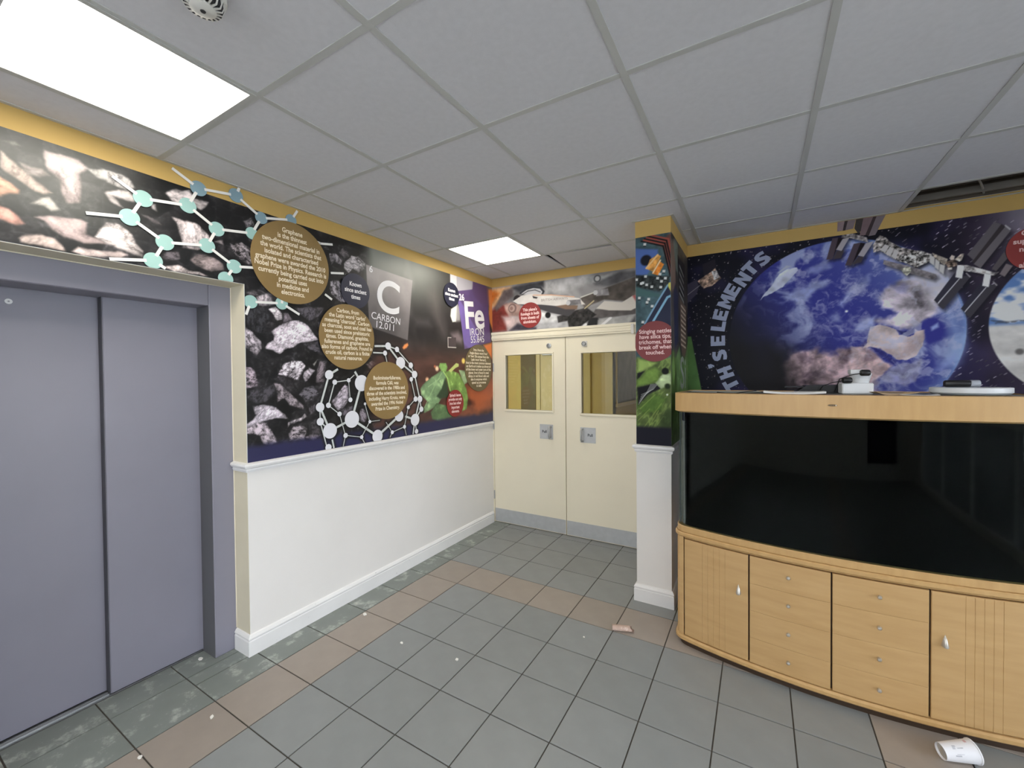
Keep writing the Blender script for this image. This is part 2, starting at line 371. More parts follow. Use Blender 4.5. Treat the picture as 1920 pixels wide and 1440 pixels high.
# ================================================================== LIFT
lift = struct(bpy.data.objects.new('door_2',None),'grey two-panel sliding lift door in a grey steel frame'); COL.objects.link(lift); lift.location=(-2.75,.72,0)
MB().bbox((-2.80,1.136,0),(-2.61,1.249,2.083),.004).build('jamb',LIFTG,lift)
MB().bbox((-2.80,.191,0),(-2.61,.304,2.083),.004).build('jamb',LIFTG,lift)
MB().bbox((-2.80,.305,1.965),(-2.6095,1.135,2.083),.004).build('head',LIFTG,lift)
MB().bbox((-2.795,.737,.010),(-2.75,1.15,2.02),.004).build('sliding_panel',LIFTG,lift)
MB().box((-2.749,1.1352,.0),(-2.6125,1.1362,1.964)).build('jamb_dark_face',mat('dark_grey_face',(92,92,95),.5,var=.05),lift)  # thin sheet makes the jamb's inner face a darker grey
lp=MB().bbox((-2.845,.24,.010),(-2.80,.775,2.02),.004).build('sliding_panel',LIFTG,lift)
MB().box((-2.7965,.7345,.012),(-2.7515,.7372,2.02)).build('edge_seal',LIFTD,lift)
MB().box((-2.9,.305,-.004),(-2.758,1.135,.004)).box((-2.772,.305,.004),(-2.766,.735,.009)).box((-2.79,.305,.004),(-2.785,.735,.009)).build('sill',STEEL,lift)
MB().box((-2.90,.2,0),(-2.88,1.2,2.05)).build('shaft_lining',LIFTD,lift)
CAULK=mat('white_caulk',(222,214,196),.6)
MB().tube([(-2.612,1.2475,.12),(-2.612,1.2475,2.083),(-2.612,.3,2.0835)],.004,6).build('caulk_line',CAULK,lift)
p=hit(16,565,'x',-2.80); st=MB().lathe([(.0115,0),(.0115,.0012),(0,.0012)],(-2.8,p.y,p.z),(1,0,0),24).build('round_sticker',mat('sticker_white',(226,226,226),.4),lift)
MB().lathe([(.0035,.0012),(.0035,.0018),(0,.0018)],(-2.8,p.y,p.z),(1,0,0),20).build('sticker_dot',mat('sticker_grey',(150,150,155),.4),st)

# ================================================================== DOUBLE DOORS
dd = struct(bpy.data.objects.new('door_1',None),'pair of cream glazed swing doors with grey kick plates'); COL.objects.link(dd); dd.location=(-1.624,YB,0)
HEADP=[(0,1.95),(.018,1.95),(.018,1.962),(.024,1.966),(.024,1.985),(.019,1.990),(.019,2.008),(.026,2.013),(.026,2.036),(0,2.04)]
MB().sweep(HEADP,[(XL+.001,YB),(XP0-.02,YB)]).build('head_architrave',DOORC,dd)
MB().box((XL,YB-.004,0),(-2.458,YB+.1,1.95)).build('jamb',DOORC,dd); MB().box((-.785,YB-.004,0),(XP0,YB+.1,1.95)).build('jamb',DOORC,dd)
MB().box((XL,YB+.0,1.946),(XP0,YB+.1,2.03)).build('head_lining',DOORC,dd)
MB().box((XL,YB-.02,-.0038),(XP0,YB+.1,-.001)).build('threshold',DARK,dd)
MB().bbox((-.975,YB-.05,1.935),(-.948,YB-.012,2.02),.003).build('door_contact',WPL,dd)
GL=glass('door_glass',(.93,.92,.84),1.2)
SGN=mat('sign_grey_ink',(74,76,80),.5)
def leaf(x0,x1,wx0,wx1,wz0,wz1,side):
    ya,yb,zt=YB+.004,YB+.048,1.945; L=MB()
    L.box((x0,ya,.006),(wx0,yb,zt)); L.box((wx1,ya,.006),(x1,yb,zt)); L.box((wx0,ya,.006),(wx1,yb,wz0)); L.box((wx0,ya,wz1),(wx1,yb,zt))
    d=L.build('door_leaf',DOORC,dd)
    b=MB(); e=.016
    for a,c in (((wx0-e,wz0-e*1.3),(wx1+e,wz0)),((wx0-e,wz1),(wx1+e,wz1+e)),((wx0-e,wz0),(wx0,wz1)),((wx1,wz0),(wx1+e,wz1))):
        b.bbox((a[0],YB-.006,a[1]),(c[0],ya+.012,c[1]),.003)
    b.build('glazing_bead',DOORC,d)
    MB().box((wx0,YB+.022,wz0),(wx1,YB+.028,wz1)).build('glass_pane',GL,d)
    MB().box((x0+.003,YB+.0022,.012),(x1-.003,ya,.150)).build('kick_plate',ALU,d)
    pc=(-1.8345,1.0085) if side<0 else (-1.3965,.999); w=.0735 if side<0 else .0765
    MB().bbox((pc[0]-w,YB+.001,pc[1]-.0735),(pc[0]+w,ya,pc[1]+.0735),.001).build('pull_plate',ALU,d)
    hx=pc[0]-side*(w-.024)
    MB().tube([(hx,ya,pc[1]-.058),(hx,YB-.036,pc[1]-.056),(hx,YB-.045,pc[1]-.046),(hx,YB-.045,pc[1]+.046),(hx,YB-.036,pc[1]+.056),(hx,ya,pc[1]+.058)],.009,10).build('pull_handle',STEEL,d,smooth=True)
    for sx in (-1,1):
        for sz in (-1,1): MB().lathe([(.0045,0),(.004,.0012),(0,.0016)],(pc[0]+sx*(w-.008),YB+.001,pc[1]+sz*.0655),(0,-1,0),10).build('screw',STEEL,d)
    letters('plate_lettering','Pull',.036,SGN,d,(pc[0]+side*.022,YB+.0004,pc[1]),(1,0,0),(0,0,1),bold=.0012)
    cz=1.870; cx=-1.80 if side<0 else -1.43
    if side>0: MB().bbox((cx-.024,YB-.001,cz-.026),(cx+.030,ya,cz+.026),.001).build('lock_plate',WPL,d)
    MB().lathe([(.025,0),(.024,.010),(.015,.012),(.014,.004),(0,.004)] if side<0 else [(.021,0),(.021,.020),(.017,.024),(.015,.016),(0,.016)],(cx,ya,cz),(0,-1,0),24).build('lock_cylinder',STEEL,d,smooth=True)
    hxx = x0+.002 if side<0 else x1-.002
    for z in (1.62,1.0,.25):
        MB().lathe([(.007,0),(.007,.09),(0,.09)],(hxx-.004*-side,YB-.006,z),(0,0,1),10).build('hinge',STEEL,d)
leaf(-2.456,-1.627,-2.305,-1.766,1.221,1.788,-1); leaf(-1.620,-.788,-1.457,-.940,1.206,1.781,1)

# ---- corridor seen through the glass
m=MB(); m.box((-3.4,5.30,0),(-1.62,5.42,2.6)); m.box((-1.74,5.42,0),(-1.62,8.6,2.6)); struct(m.build('wall_corridor_front',OUT))
m=MB(); m.box((-3.5,YB+.12,0),(-3.4,5.42,2.6)); struct(m.build('wall_corridor_left',OUT))
m=MB(); m.box((.2,YB+.12,0),(.3,8.6,2.6)); m.box((-1.74,8.6,0),(.3,8.7,2.6)); struct(m.build('wall_corridor_right',OUT))
m=MB(); m.box((-3.5,YB+.1,2.6),(.3,8.7,2.7)); struct(m.build('ceiling_corridor',CTILE))
m=MB(); m.box((-3.5,YB+.1,-.08),(.3,8.7,-.001)); struct(m.build('floor_corridor',TILEG))
PALE=mat('pale_yellow_gloss',(232,214,150),.35,var=.03)
def cdoor(name,x0,x1,lab):
    t=struct(bpy.data.objects.new(name,None),lab); COL.objects.link(t); t.location=((x0+x1)/2,5.30,0)
    MB().box((x0-.06,5.275,0),(x0,5.30,2.06)).box((x1,5.275,0),(x1+.06,5.30,2.06)).box((x0-.06,5.275,2.0),(x1+.06,5.30,2.06)).build('door_frame',PALE,t)
    MB().bbox((x0+.002,5.285,.01),(x1-.002,5.298,1.998),.003).build('door_leaf',PALE,t)
    MB().bbox((x1-.12,5.278,1.02),(x1-.06,5.286,1.20),.002).build('door_plate',ALU,t)
    MB().bbox((x0+.05,5.24,1.86),(x0+.26,5.286,1.92),.005).build('door_closer',STEEL,t)
    return t
cdoor('door_3',-2.66,-1.98,'pale yellow corridor door seen through the glass')
MB().box((-2.98,5.292,0),(-2.74,5.30,2.6)).build('corridor_shade_strip',mat('olive_shade_tone',(112,98,56),.5,var=.1),bpy.data.objects['wall_corridor_front'])  # dark olive sheet gives the corridor's dim left end its shade by colour
BOARD=mat('notice_board_grey',(104,98,104),.5,var=.25,scale=7)
MB().box((-1.62,5.50,1.20),(-1.612,7.4,2.3)).build('printed_panel',BOARD,bpy.data.objects['wall_corridor_front'])
MB().box((-1.62,5.42,1.15),(-1.595,8.6,1.20)).build('dado_strip',PALE,bpy.data.objects['wall_corridor_front'])
MB().box((-1.72,5.285,0),(-1.62,5.42,2.6)).build('corner_bead',PALE,bpy.data.objects['wall_corridor_front'])
t=thing('corridor_light','square light panel in the corridor beyond the doors','light',(-.6,5.0,2.6))
MB().box((-.9,4.7,2.592),(-.3,5.3,2.60)).build('diffuser',emit('corridor_glow',(1,.90,.70),PANEL_STRENGTH*.24),t)

# ---- glazed side of the lobby (beyond the right edge of the picture)
t=struct(bpy.data.objects.new('window_1',None)); COL.objects.link(t); t.location=(XE,0,0)
n=5
for k in range(n+1):
    y=GY0+(GY1-GY0)*k/n; MB().bbox((XE+.03,y-.03,GZ0),(XE+.10,y+.03,GZ1),.004).build('mullion',GLOSS,t)
for z in (GZ0,1.1,GZ1): MB().bbox((XE+.035,GY0,z-.03),(XE+.095,GY1,z+.03),.004).build('transom',GLOSS,t)
PG=glass('window_glass',(.97,.98,.98),.9)
for k in range(n): MB().box((XE+.062,GY0+(GY1-GY0)*k/n,GZ0),(XE+.068,GY0+(GY1-GY0)*(k+1)/n,GZ1)).build('window_pane',PG,t)
t=struct(bpy.data.objects.new('window_2',None)); COL.objects.link(t); t.location=(0,YS,0); n=4
for k in range(n+1):
    x=RX0+(RX1-RX0)*k/n; MB().bbox((x-.03,YS-.11,RZ0),(x+.03,YS-.04,RZ1),.004).build('mullion',GLOSS,t)
for z in (RZ0,RZ1): MB().bbox((RX0,YS-.105,z-.03),(RX1,YS-.045,z+.03),.004).build('transom',GLOSS,t)
for k in range(n): MB().box((RX0+(RX1-RX0)*k/n,YS-.078,RZ0),(RX0+(RX1-RX0)*(k+1)/n,YS-.072,RZ1)).build('window_pane',PG,t)
GRD=mat('pale_paving',(186,186,180),.8,var=.1)
struct(MB().box((XE+.15,-14,-.1),(16,14,-.03)).box((-14,-14,-.1),(XE+.15,YS-.15,-.03)).build('ground_outside',GRD))
# door in the wall behind the camera
t=struct(bpy.data.objects.new('door_4',None)); COL.objects.link(t); t.location=(1.9,YS,0)
MB().box((1.45,YS,0),(1.55,YS+.04,2.1)).box((2.35,YS,0),(2.45,YS+.04,2.1)).box((1.45,YS,2.0),(2.45,YS+.04,2.1)).box((1.55,YS,0),(2.35,YS+.03,.25)).build('door_frame',GLOSS,t)
MB().box((1.55,YS,.25),(2.35,YS+.02,2.0)).build('door_panel',mat('navy_door',(40,44,56),.4),t)
# ================================================================== PRINTED MURALS
def _hash(ix, iy, seed):
    h = (ix.astype(np.int64)*374761393 + iy.astype(np.int64)*668265263 + seed*974711) & 0xffffffff
    h = ((h ^ (h >> 13))*1274126177) & 0xffffffff
    return ((h ^ (h >> 16)) & 0xffff)/65535.
def vnoise(x, y, seed=0):
    ix, iy = np.floor(x), np.floor(y); fx, fy = x-ix, y-iy
    fx, fy = fx*fx*(3-2*fx), fy*fy*(3-2*fy)
    a, b, c, d = _hash(ix,iy,seed), _hash(ix+1,iy,seed), _hash(ix,iy+1,seed), _hash(ix+1,iy+1,seed)
    return (a+(b-a)*fx)*(1-fy) + (c+(d-c)*fx)*fy
def fbm(x, y, seed=0, octv=4, gain=.55):
    t, a, n = 0, 1., 0
    for k in range(octv): t = t + a*vnoise(x*2**k, y*2**k, seed+k*17); n += a; a *= gain
    return t/n
def sst(a, b, x):
    t = np.clip((x-a)/(b-a), 0, 1); return t*t*(3-2*t)
LUT = np.array([lin(k) for k in range(0, 256)])
def tolin(a): return np.interp(np.clip(a,0,255), np.arange(256), LUT)

class Canvas:
    """a print on a flat wall; u runs along the wall, v is height"""
    def __init__(s, ax, val, u0, u1, v0, v1, res, base, flip=False):
        s.ax, s.val, s.u0, s.v0, s.flip = ax, val, u0, v0, flip
        s.nu, s.nv = int(round((u1-u0)/res))+1, int(round((v1-v0)/res))+1
        s.us, s.vs = np.linspace(u0,u1,s.nu), np.linspace(v0,v1,s.nv)
        s.U, s.V = np.meshgrid(s.us, s.vs); s.C = np.zeros((s.nv,s.nu,3)); s.C[:] = base; s.keep = np.ones((s.nv,s.nu),bool)
    def uv(s, p):
        q = hit(p[0], p[1], s.ax, s.val); return np.array((q.y if s.ax=='x' else q.x, q.z))
    def win(s, lo, hi):
        i0,i1 = np.searchsorted(s.us,lo[0]),np.searchsorted(s.us,hi[0]); j0,j1 = np.searchsorted(s.vs,lo[1]),np.searchsorted(s.vs,hi[1])
        return slice(max(j0-1,0),j1+1), slice(max(i0-1,0),i1+1)
    def mix(s, w, mask, col):
        c = s.C[w]; m = mask[...,None]; s.C[w] = c*(1-m)+np.asarray(col)*m
    def sd(s, P, w, wob=0., wsc=20., seed=0):
        U, V = s.U[w], s.V[w]
        if wob:
            U = U+wob*(fbm(U*wsc,V*wsc,seed,3)-.5)*2; V = V+wob*(fbm(s.U[w]*wsc+9,V*wsc+5,seed+3,3)-.5)*2
        d = np.full(U.shape, 1e9); ins = np.zeros(U.shape, bool); n = len(P)
        for i in range(n):
            a, b = P[i], P[(i+1)%n]; e = b-a; L2 = e@e+1e-12
            t = np.clip(((U-a[0])*e[0]+(V-a[1])*e[1])/L2,0,1)
            d = np.minimum(d, np.hypot(U-a[0]-t*e[0], V-a[1]-t*e[1]))
            if a[1]!=b[1]:
                cnd = (a[1]>V)!=(b[1]>V); ins ^= cnd & (U < (b[0]-a[0])*(V-a[1])/(b[1]-a[1])+a[0])
        return np.where(ins,d,-d)
    def poly(s, pts, col, soft=.004, wob=0., wsc=20., tex=None, seed=0, a=1., uv=False):
        P = np.array([p if uv else s.uv(p) for p in pts]); pad = soft+wob+.004
        w = s.win(P.min(0)-pad, P.max(0)+pad)
        if s.U[w].size==0: return
        d = s.sd(P,w,wob,wsc,seed); m = sst(-soft,soft,d)*a
        c = np.ones(d.shape+(3,))*np.asarray(col,float)
        if tex is not None: c = tex(s.U[w],s.V[w],d,c)
        s.mix(w,m,c)
    def disc(s, c, r, col, soft=.004, a=1., tex=None):
        c = np.asarray(c); w = s.win(c-r-soft,c+r+soft)
        if s.U[w].size==0: return
        d = r-np.hypot(s.U[w]-c[0],s.V[w]-c[1]); cc = np.ones(d.shape+(3,))*np.asarray(col,float)
        if tex is not None: cc = tex(s.U[w],s.V[w],d,cc)
        s.mix(w,sst(-soft,soft,d)*a,cc)
    def stroke(s, pts, wd, col, soft=.003, a=1., uv=False):
        P = np.array([p if uv else s.uv(p) for p in pts])
        for p, q in zip(P[:-1],P[1:]):
            w = s.win(np.minimum(p,q)-wd-soft,np.maximum(p,q)+wd+soft)
            if s.U[w].size==0: continue
            e = q-p; t = np.clip(((s.U[w]-p[0])*e[0]+(s.V[w]-p[1])*e[1])/(e@e+1e-12),0,1)
            d = wd-np.hypot(s.U[w]-p[0]-t*e[0],s.V[w]-p[1]-t*e[1]); s.mix(w,sst(-soft,soft,d)*a,col)
    def rock(s, pts, col, seed, sc=26., con=.75, soft=.005, wob=.006):
        def tex(U,V,d,c):
            an = (seed*1.7)%3.1; cu,su = math.cos(an),math.sin(an); A,B_ = U*cu+V*su,-U*su+V*cu
            n1 = fbm(A*sc*1.3,B_*sc*2.4,seed,5,.72); n2 = np.abs(2*fbm(A*sc*.7+3,B_*sc*1.2,seed+5,5,.6)-1)
            n3 = fbm(A*sc*.35,B_*sc*.5+7,seed+9,3)
            k = 1.20 + con*(n1-.5)*2.9 - con*.6*np.exp(-(n2/.07)**2) + con*1.2*(n3-.5)
            k = k*(.80+.20*sst(0,.03,d)) - .22*sst(.6,.8,n3)*con
            vr=max(float(V.max()-V.min()),.02); k = k*(.86+.30*np.clip((V-V.min())/vr,0,1)-.10*np.clip((U-U.min())/max(float(U.max()-U.min()),.02),0,1))
            return c*np.clip(k,.10,1.28)[...,None]
        s.poly(pts,col,soft,wob,32.,tex,seed)
    def build(s, name, m, parent=None, gain=1., off=.002, label=None, cat=None):
        nu,nv = s.nu,s.nv; co = np.zeros((nv,nu,3)); 
        if s.ax=='x': co[...,0]=s.val+off; co[...,1]=s.U
        else: co[...,1]=s.val-off; co[...,0]=s.U
        co[...,2]=s.V
        k = np.arange(nu*nv).reshape(nv,nu); q = np.stack([k[:-1,:-1],k[:-1,1:],k[1:,1:],k[1:,:-1]],-1)
        kp = s.keep[:-1,:-1]&s.keep[:-1,1:]&s.keep[1:,1:]&s.keep[1:,:-1]; q = q[kp]
        used = np.zeros(nu*nv,bool); used[q.ravel()]=True; new = np.cumsum(used)-1; q = new[q]
        me = bpy.data.meshes.new(name); nvt=int(used.sum()); nf=len(q)
        me.vertices.add(nvt); me.vertices.foreach_set('co', co.reshape(-1,3)[used].astype(np.float32).ravel())
        me.loops.add(nf*4); me.polygons.add(nf); me.loops.foreach_set('vertex_index', q.astype(np.int32).ravel())
        me.polygons.foreach_set('loop_start', np.arange(0,nf*4,4,dtype=np.int32)); me.update(calc_edges=True)
        at = me.color_attributes.new('ink','FLOAT_COLOR','POINT'); c = np.ones((nvt,4),np.float32)
        c[:,:3] = np.clip(tolin(s.C.reshape(-1,3)[used])*gain,0,.9); at.data.foreach_set('color', c.ravel())
        o = link(name,me,m,parent)
        return tag(o,label,cat) if label else o
def crop(x0,y0,sc): return lambda *ps: [(x0+x/sc,y0+y/sc) for x,y in ps]
VINYL = print_mat('printed_vinyl'); SATIN = print_mat('satin_printed_vinyl',.40,.45)

# ------------------------------------------------------------------ coal / carbon / iron mural on the left wall
L = Canvas('x',XL,-.05,YB-.002,MUR0,MUR1,.0042,(33,32,35))
U,V = L.U,L.V
n = fbm(U*9,V*9,1,5); L.C *= (.55+.9*n)[...,None]
# dim background coal
def cells(U,V,size,seed):
    x,y=U/size+.6*(fbm(U*7,V*7,seed+1,2)-.5),V/size+.6*(fbm(U*7+5,V*7,seed+2,2)-.5); ix,iy=np.floor(x),np.floor(y)
    f1=np.full(U.shape,9.); f2=f1.copy(); idn=np.zeros(U.shape); cx=np.zeros(U.shape); cy=np.zeros(U.shape)
    for dx in (-1,0,1):
        for dy in (-1,0,1):
            a,b=ix+dx,iy+dy; px,py=a+.15+.7*_hash(a,b,seed),b+.15+.7*_hash(a,b,seed+7); d=np.hypot(x-px,(y-py)*1.25); h=_hash(a,b,seed+13)
            nw=d<f1; f2=np.where(nw,f1,np.minimum(f2,d)); f1=np.where(nw,d,f1); idn=np.where(nw,h,idn); cx=np.where(nw,x-px,cx); cy=np.where(nw,y-py,cy)
    return f1,f2,idn,cx,cy
for sz,sd_,am in ((.13,301,96),(.085,311,64)):
    f1,f2,idn,cx,cy=cells(U,V,sz,sd_); body=sst(.03,.16,f2-f1); lit=np.clip(.5-.55*cx+.75*cy,0,1.2); tx=fbm(U*55,V*55,sd_+3,4,.7)
    L.C = L.C*(1-.5*body[...,None])+(am*body*idn**1.6*lit*np.clip(.3+2.2*(tx-.3),0,1.5))[...,None]*np.array((1,.94,.99))
n2 = fbm(U*11,V*11,8,3); L.C += (sst(.52,.72,n2)*sst(.45,.8,fbm(U*60,V*60,9,3))*46)[...,None]*np.array((1,.95,1)); L.C*=.8
A=crop(0,230,5.76); B=crop(200,300,5.54); Cc=crop(450,540,7.58); D=crop(455,680,7.58); E_=crop(590,430,7.58); K=crop(560,620,5.54)
# ceiling light's glare painted as pale haze behind the blurred near coal
glare = sst(1.02,.55,U)*sst(2.05,2.3,V); L.C = L.C*(1-.62*glare[...,None])+np.array((104,106,102))*.62*glare[...,None]
soft = dict(sc=13.,con=.30,soft=.006,wob=.005)
for i,(pts,c) in enumerate((
  (A((0,300),(60,360),(180,450),(380,620),(560,760),(480,775),(380,740),(230,640),(60,530),(0,470)),(188,170,160)),
  (A((-60,560),(0,580),(100,640),(200,720),(205,770),(90,770),(0,790),(-60,790)),(182,142,122)),
  (A((-60,880),(0,900),(100,930),(230,1050),(270,1090),(180,1110),(80,1080),(0,1040),(-60,1020)),(178,134,122)),
  (A((200,430),(330,480),(440,490),(530,570),(420,590),(300,560)),(150,140,136)),
  (A((480,300),(600,330),(850,400),(950,490),(860,560),(880,700),(860,870),(720,870),(660,760),(640,620),(520,520),(480,450)),(164,150,148)),
  (A((330,880),(440,820),(530,810),(590,880),(650,950),(560,960),(480,900)),(168,162,156)),
  (A((380,1020),(520,1005),(880,1050),(940,1090),(920,1200),(1180,1310),(900,1300),(700,1240),(560,1150),(480,1060)),(168,150,148)),
  (A((210,1250),(300,1210),(450,1205),(600,1260),(690,1350),(700,1390),(450,1330),(240,1300)),(202,182,174)),
  (A((780,1390),(850,1340),(940,1370),(1150,1390),(1300,1390),(1382,1430),(1300,1460),(900,1440)),(202,184,180)),
  (A((930,500),(1120,510),(1300,560),(1382,600),(1420,690),(1380,720),(1200,650),(1050,590)),(176,172,168)),
  (A((1130,760),(1280,720),(1382,740),(1500,860),(1382,850),(1230,800),(1330,920),(1200,860)),(194,184,182)),
  (A((60,200),(160,210),(220,250),(120,235)),(140,138,134)))): L.rock(pts,c,30+i,**soft)
for i,(pts,c) in enumerate((
  (B((-10,660),(110,665),(230,740),(300,860),(375,950),(370,1010),(260,980),(150,930),(0,870),(-120,800)),(212,200,198)),
  (B((0,120),(150,160),(260,230),(290,290),(200,320),(60,260),(0,230)),(182,176,174)),
  (B((610,350),(680,310),(860,320),(900,400),(1050,440),(1030,490),(980,520),(900,470),(780,470),(680,420)),(178,168,168)),
  (B((680,590),(800,630),(930,660),(1060,780),(1080,880),(950,930),(790,920),(770,800),(720,650)),(192,180,180)),
  (B((870,1040),(960,975),(1100,1010),(1200,1080),(1210,1140),(1080,1160),(940,1100)),(142,128,128)),
  (B((600,1110),(740,1090),(850,1150),(960,1165),(1050,1210),(700,1160)),(206,192,190)),
  (B((1120,850),(1200,830),(1210,880)),(150,140,142)),(B((360,560),(480,600),(570,680),(480,650)),(118,110,112)),
  (B((440,450),(500,470),(520,540),(470,510)),(190,182,182)))): L.rock(pts,c,60+i,sc=18,con=.5,soft=.006)
for i,(pts,c,k) in enumerate((
  (B((1280,870),(1400,860),(1510,940),(1500,1100),(1420,1060),(1310,960)),(132,124,128),1.2),(B((1420,640),(1500,600),(1540,690),(1450,700)),(112,106,110),1.),
  (B((560,1000),(620,950),(740,960),(760,1030),(620,1050)),(84,78,82),1.),
  (Cc((230,130),(370,85),(440,140),(480,230),(380,260),(260,240)),(192,180,186),.5),(Cc((400,290),(500,270),(590,360),(600,450),(530,470),(450,350)),(196,186,192),.6),
  (Cc((610,360),(680,360),(740,450),(620,490)),(122,112,120),.7),
  (Cc((450,610),(560,530),(720,460),(830,460),(960,530),(1040,640),(1110,740),(960,770),(860,780),(720,850),(640,870),(560,930),(460,890),(355,860),(380,790),(470,740),(480,680)),(204,192,202),.5),
  (Cc((80,560),(180,640),(290,760),(300,860),(230,950),(60,830)),(168,158,166),.75),
  (Cc((540,1230),(620,1080),(740,1040),(880,1040),(930,1110),(880,1210),(830,1310),(720,1270),(600,1250)),(188,178,186),1.05),
  (Cc((900,1200),(980,1130),(1060,1170),(990,1270),(920,1340),(895,1270)),(172,162,170),.6),(Cc((1090,1180),(1130,1040),(1230,1030),(1210,1190),(1200,1340),(1080,1340)),(112,102,108),.8),
  (Cc((60,1130),(160,1130),(220,1190),(260,1400),(60,1430)),(150,136,146),1.1),(Cc((780,290),(950,270),(1180,290),(1120,400),(980,480),(880,400)),(74,70,76),.9),
  (Cc((80,60),(200,30),(270,110),(180,110)),(104,98,102),.6),(Cc((80,300),(380,300),(420,420),(300,650),(160,600),(90,500)),(46,45,49),1.),
  (Cc((900,800),(1100,760),(1160,950),(1000,880)),(72,68,74),1.1),
  (Cc((480,1280),(560,1260),(760,1320),(760,1390),(640,1400)),(58,54,58),.8),(Cc((1030,1080),(1095,1020),(1050,1110)),(168,166,160),.4),
  (D((440,290),(530,300),(620,400),(780,530),(870,620),(870,670),(780,640),(660,600),(600,500),(490,560),(490,400)),(132,122,128),.9),
  (D((140,620),(330,600),(470,640),(580,720),(650,790),(480,790),(360,810),(200,870),(60,930),(60,880),(190,750)),(190,180,190),.55),
  (D((60,930),(200,860),(330,850),(400,960),(490,1130),(400,1160),(290,1150),(240,1020),(60,1010)),(166,154,162),.85),
  (D((640,850),(840,780),(880,730),(915,770),(820,830),(680,870),(640,920)),(182,172,178),.6),(D((650,1020),(720,910),(860,900),(915,940),(900,1010),(870,1100),(660,1110)),(142,132,138),1.05),
  (D((60,400),(250,380),(440,300),(470,420),(350,550),(200,580),(60,500)),(60,57,62),1.1),(D((800,450),(880,350),(1000,330),(1080,440),(1000,540),(880,520)),(86,82,88),1.3),
  (D((940,640),(1030,590),(1060,680),(960,740)),(94,88,94),.8),(D((970,860),(1060,760),(1140,880),(1100,1020),(980,1010)),(62,58,62),1.),(D((880,1060),(960,1020),(1130,1020),(1000,1100)),(122,112,118),.7),
  (K((340,740),(480,560),(520,590),(540,700),(460,810),(400,830)),(170,160,170),.6),(K((640,820),(700,800),(720,900),(680,960),(620,930)),(118,110,118),.8),(K((430,830),(560,780),(600,850),(480,900)),(96,90,98),.9),
  (K((700,350),(760,310),(800,340),(740,400)),(128,120,126),.8),(K((760,960),(880,950),(900,1040),(800,1060)),(70,66,72),1.),
  (E_((410,490),(520,380),(600,380),(720,490),(700,560),(620,610),(540,560),(480,620),(420,560)),(150,144,148),.8),(E_((200,340),(300,350),(390,440),(370,510),(270,450),(230,500)),(128,122,128),.9),
  (E_((340,330),(390,270),(470,330),(490,390),(410,410)),(94,88,92),.7),(E_((220,740),(330,730),(390,800),(380,920),(440,1040),(360,1030),(280,960),(210,880)),(134,128,134),1.2),
  (E_((390,700),(440,620),(440,720)),(118,112,118),.7),(E_((0,1110),(130,1120),(50,1200),(0,1260)),(66,62,66),.9),(E_((120,250),(180,250),(220,300),(160,290)),(88,84,88),.6))):
    L.rock(pts,c,100+i,sc=34,con=k)
# smoky iron side
sm = sst(2.04,2.2,U+.12*(fbm(U*4,V*4,5,3)-.5))
up = sst(1.95,2.5,V); dn = sst(1.62,1.35,V); rt = sst(2.75,3.65,U)
g = np.array((36,33,34))*(1-up[...,None])+np.array((124,127,120))*up[...,None]*(1-.62*sst(2.6,3.05,U))[...,None]+np.array((40,37,37))*up[...,None]*.62*sst(2.6,3.05,U)[...,None]
wv = fbm(U*2.2+.8*V,V*1.5-.5*U,11,4); g += (sst(.45,.75,wv)*64*sst(1.6,2.0,V))[...,None]*np.array((1,.97,.95))
br = sst(1.92,1.66,V); g = g*(1-br[...,None])+np.array((78,52,46))*br[...,None]*(.7+.6*fbm(U*5,V*16,12,3))[...,None]
og = sst(1.8,1.38,V)*rt*sst(.35,.65,fbm(U*3,V*5,14,4)+.12); g = g*(1-og[...,None])+np.array((164,86,54))*og[...,None]
L.C = L.C*(1-sm[...,None])+g*sm[...,None]
Fc=crop(700,620,6.26); Gc=crop(740,470,7.58)
L.poly(Gc((560,560),(640,800),(720,1150),(700,1250),(600,1050),(520,800),(480,600)),(120,112,110),.09,.03,8,a=.5)
L.poly(Gc((280,960),(480,980),(520,1080),(300,1060)),(92,88,88),.05,a=.6)
L.poly(Gc((785,330),(880,355),(885,600),(790,560)),(216,211,214)); L.poly(Gc((880,355),(1115,440),(1105,560),(885,575)),(178,174,182))
L.poly(Gc((800,1180),(900,1150),(970,1250),(950,1330),(840,1290)),(138,122,126),.04,a=.8)
L.poly(Gc((800,830),(890,760),(900,900),(870,1010),(820,1015),(790,930)),(228,230,218),.008); L.poly(Gc((880,780),(930,760),(930,1000),(870,1010)),(150,146,146),.02)
L.poly(Gc((1300,540),(1400,560),(1400,1200),(1350,1000)),(206,128,70),.02,.02,14); L.poly(Fc((1290,170),(1390,140),(1390,330),(1330,240)),(214,118,58),.02)
fe = [Gc((885,575),(1110,550))[k] for k in (0,1)]+Gc((1110,440),(1300,500),(1365,1300),(990,1400),(940,1000),(900,740))
def fetex(U,V,d,c):
    k = sst(.46,.52,fbm(U*3+V*2,V*2,21,2)+.35*(U-3.38)); c = c*(1-k[...,None])+np.array((92,72,116))*k[...,None]; return c*(.9+.2*fbm(U*9,V*9,22,3))[...,None]
L.poly(fe,(114,95,160),tex=fetex)
L.poly(Gc((1110,430),(1330,530),(1340,800),(1270,800),(1140,660),(1100,560)),(86,64,100),.02,.01,10,a=.8)
L.poly(Gc((755,1230),(870,1235),(870,1375),(755,1370)),(70,60,62),.003); L.stroke(Gc((755,1235),(757,1372),(870,1378)),.004,(205,196,190))
L.stroke(Gc((757,1234),(800,1236)),.003,(205,196,190))
L.poly(Fc((340,200),(360,165),(400,145),(410,170),(390,200),(355,220)),(238,146,84),.008)
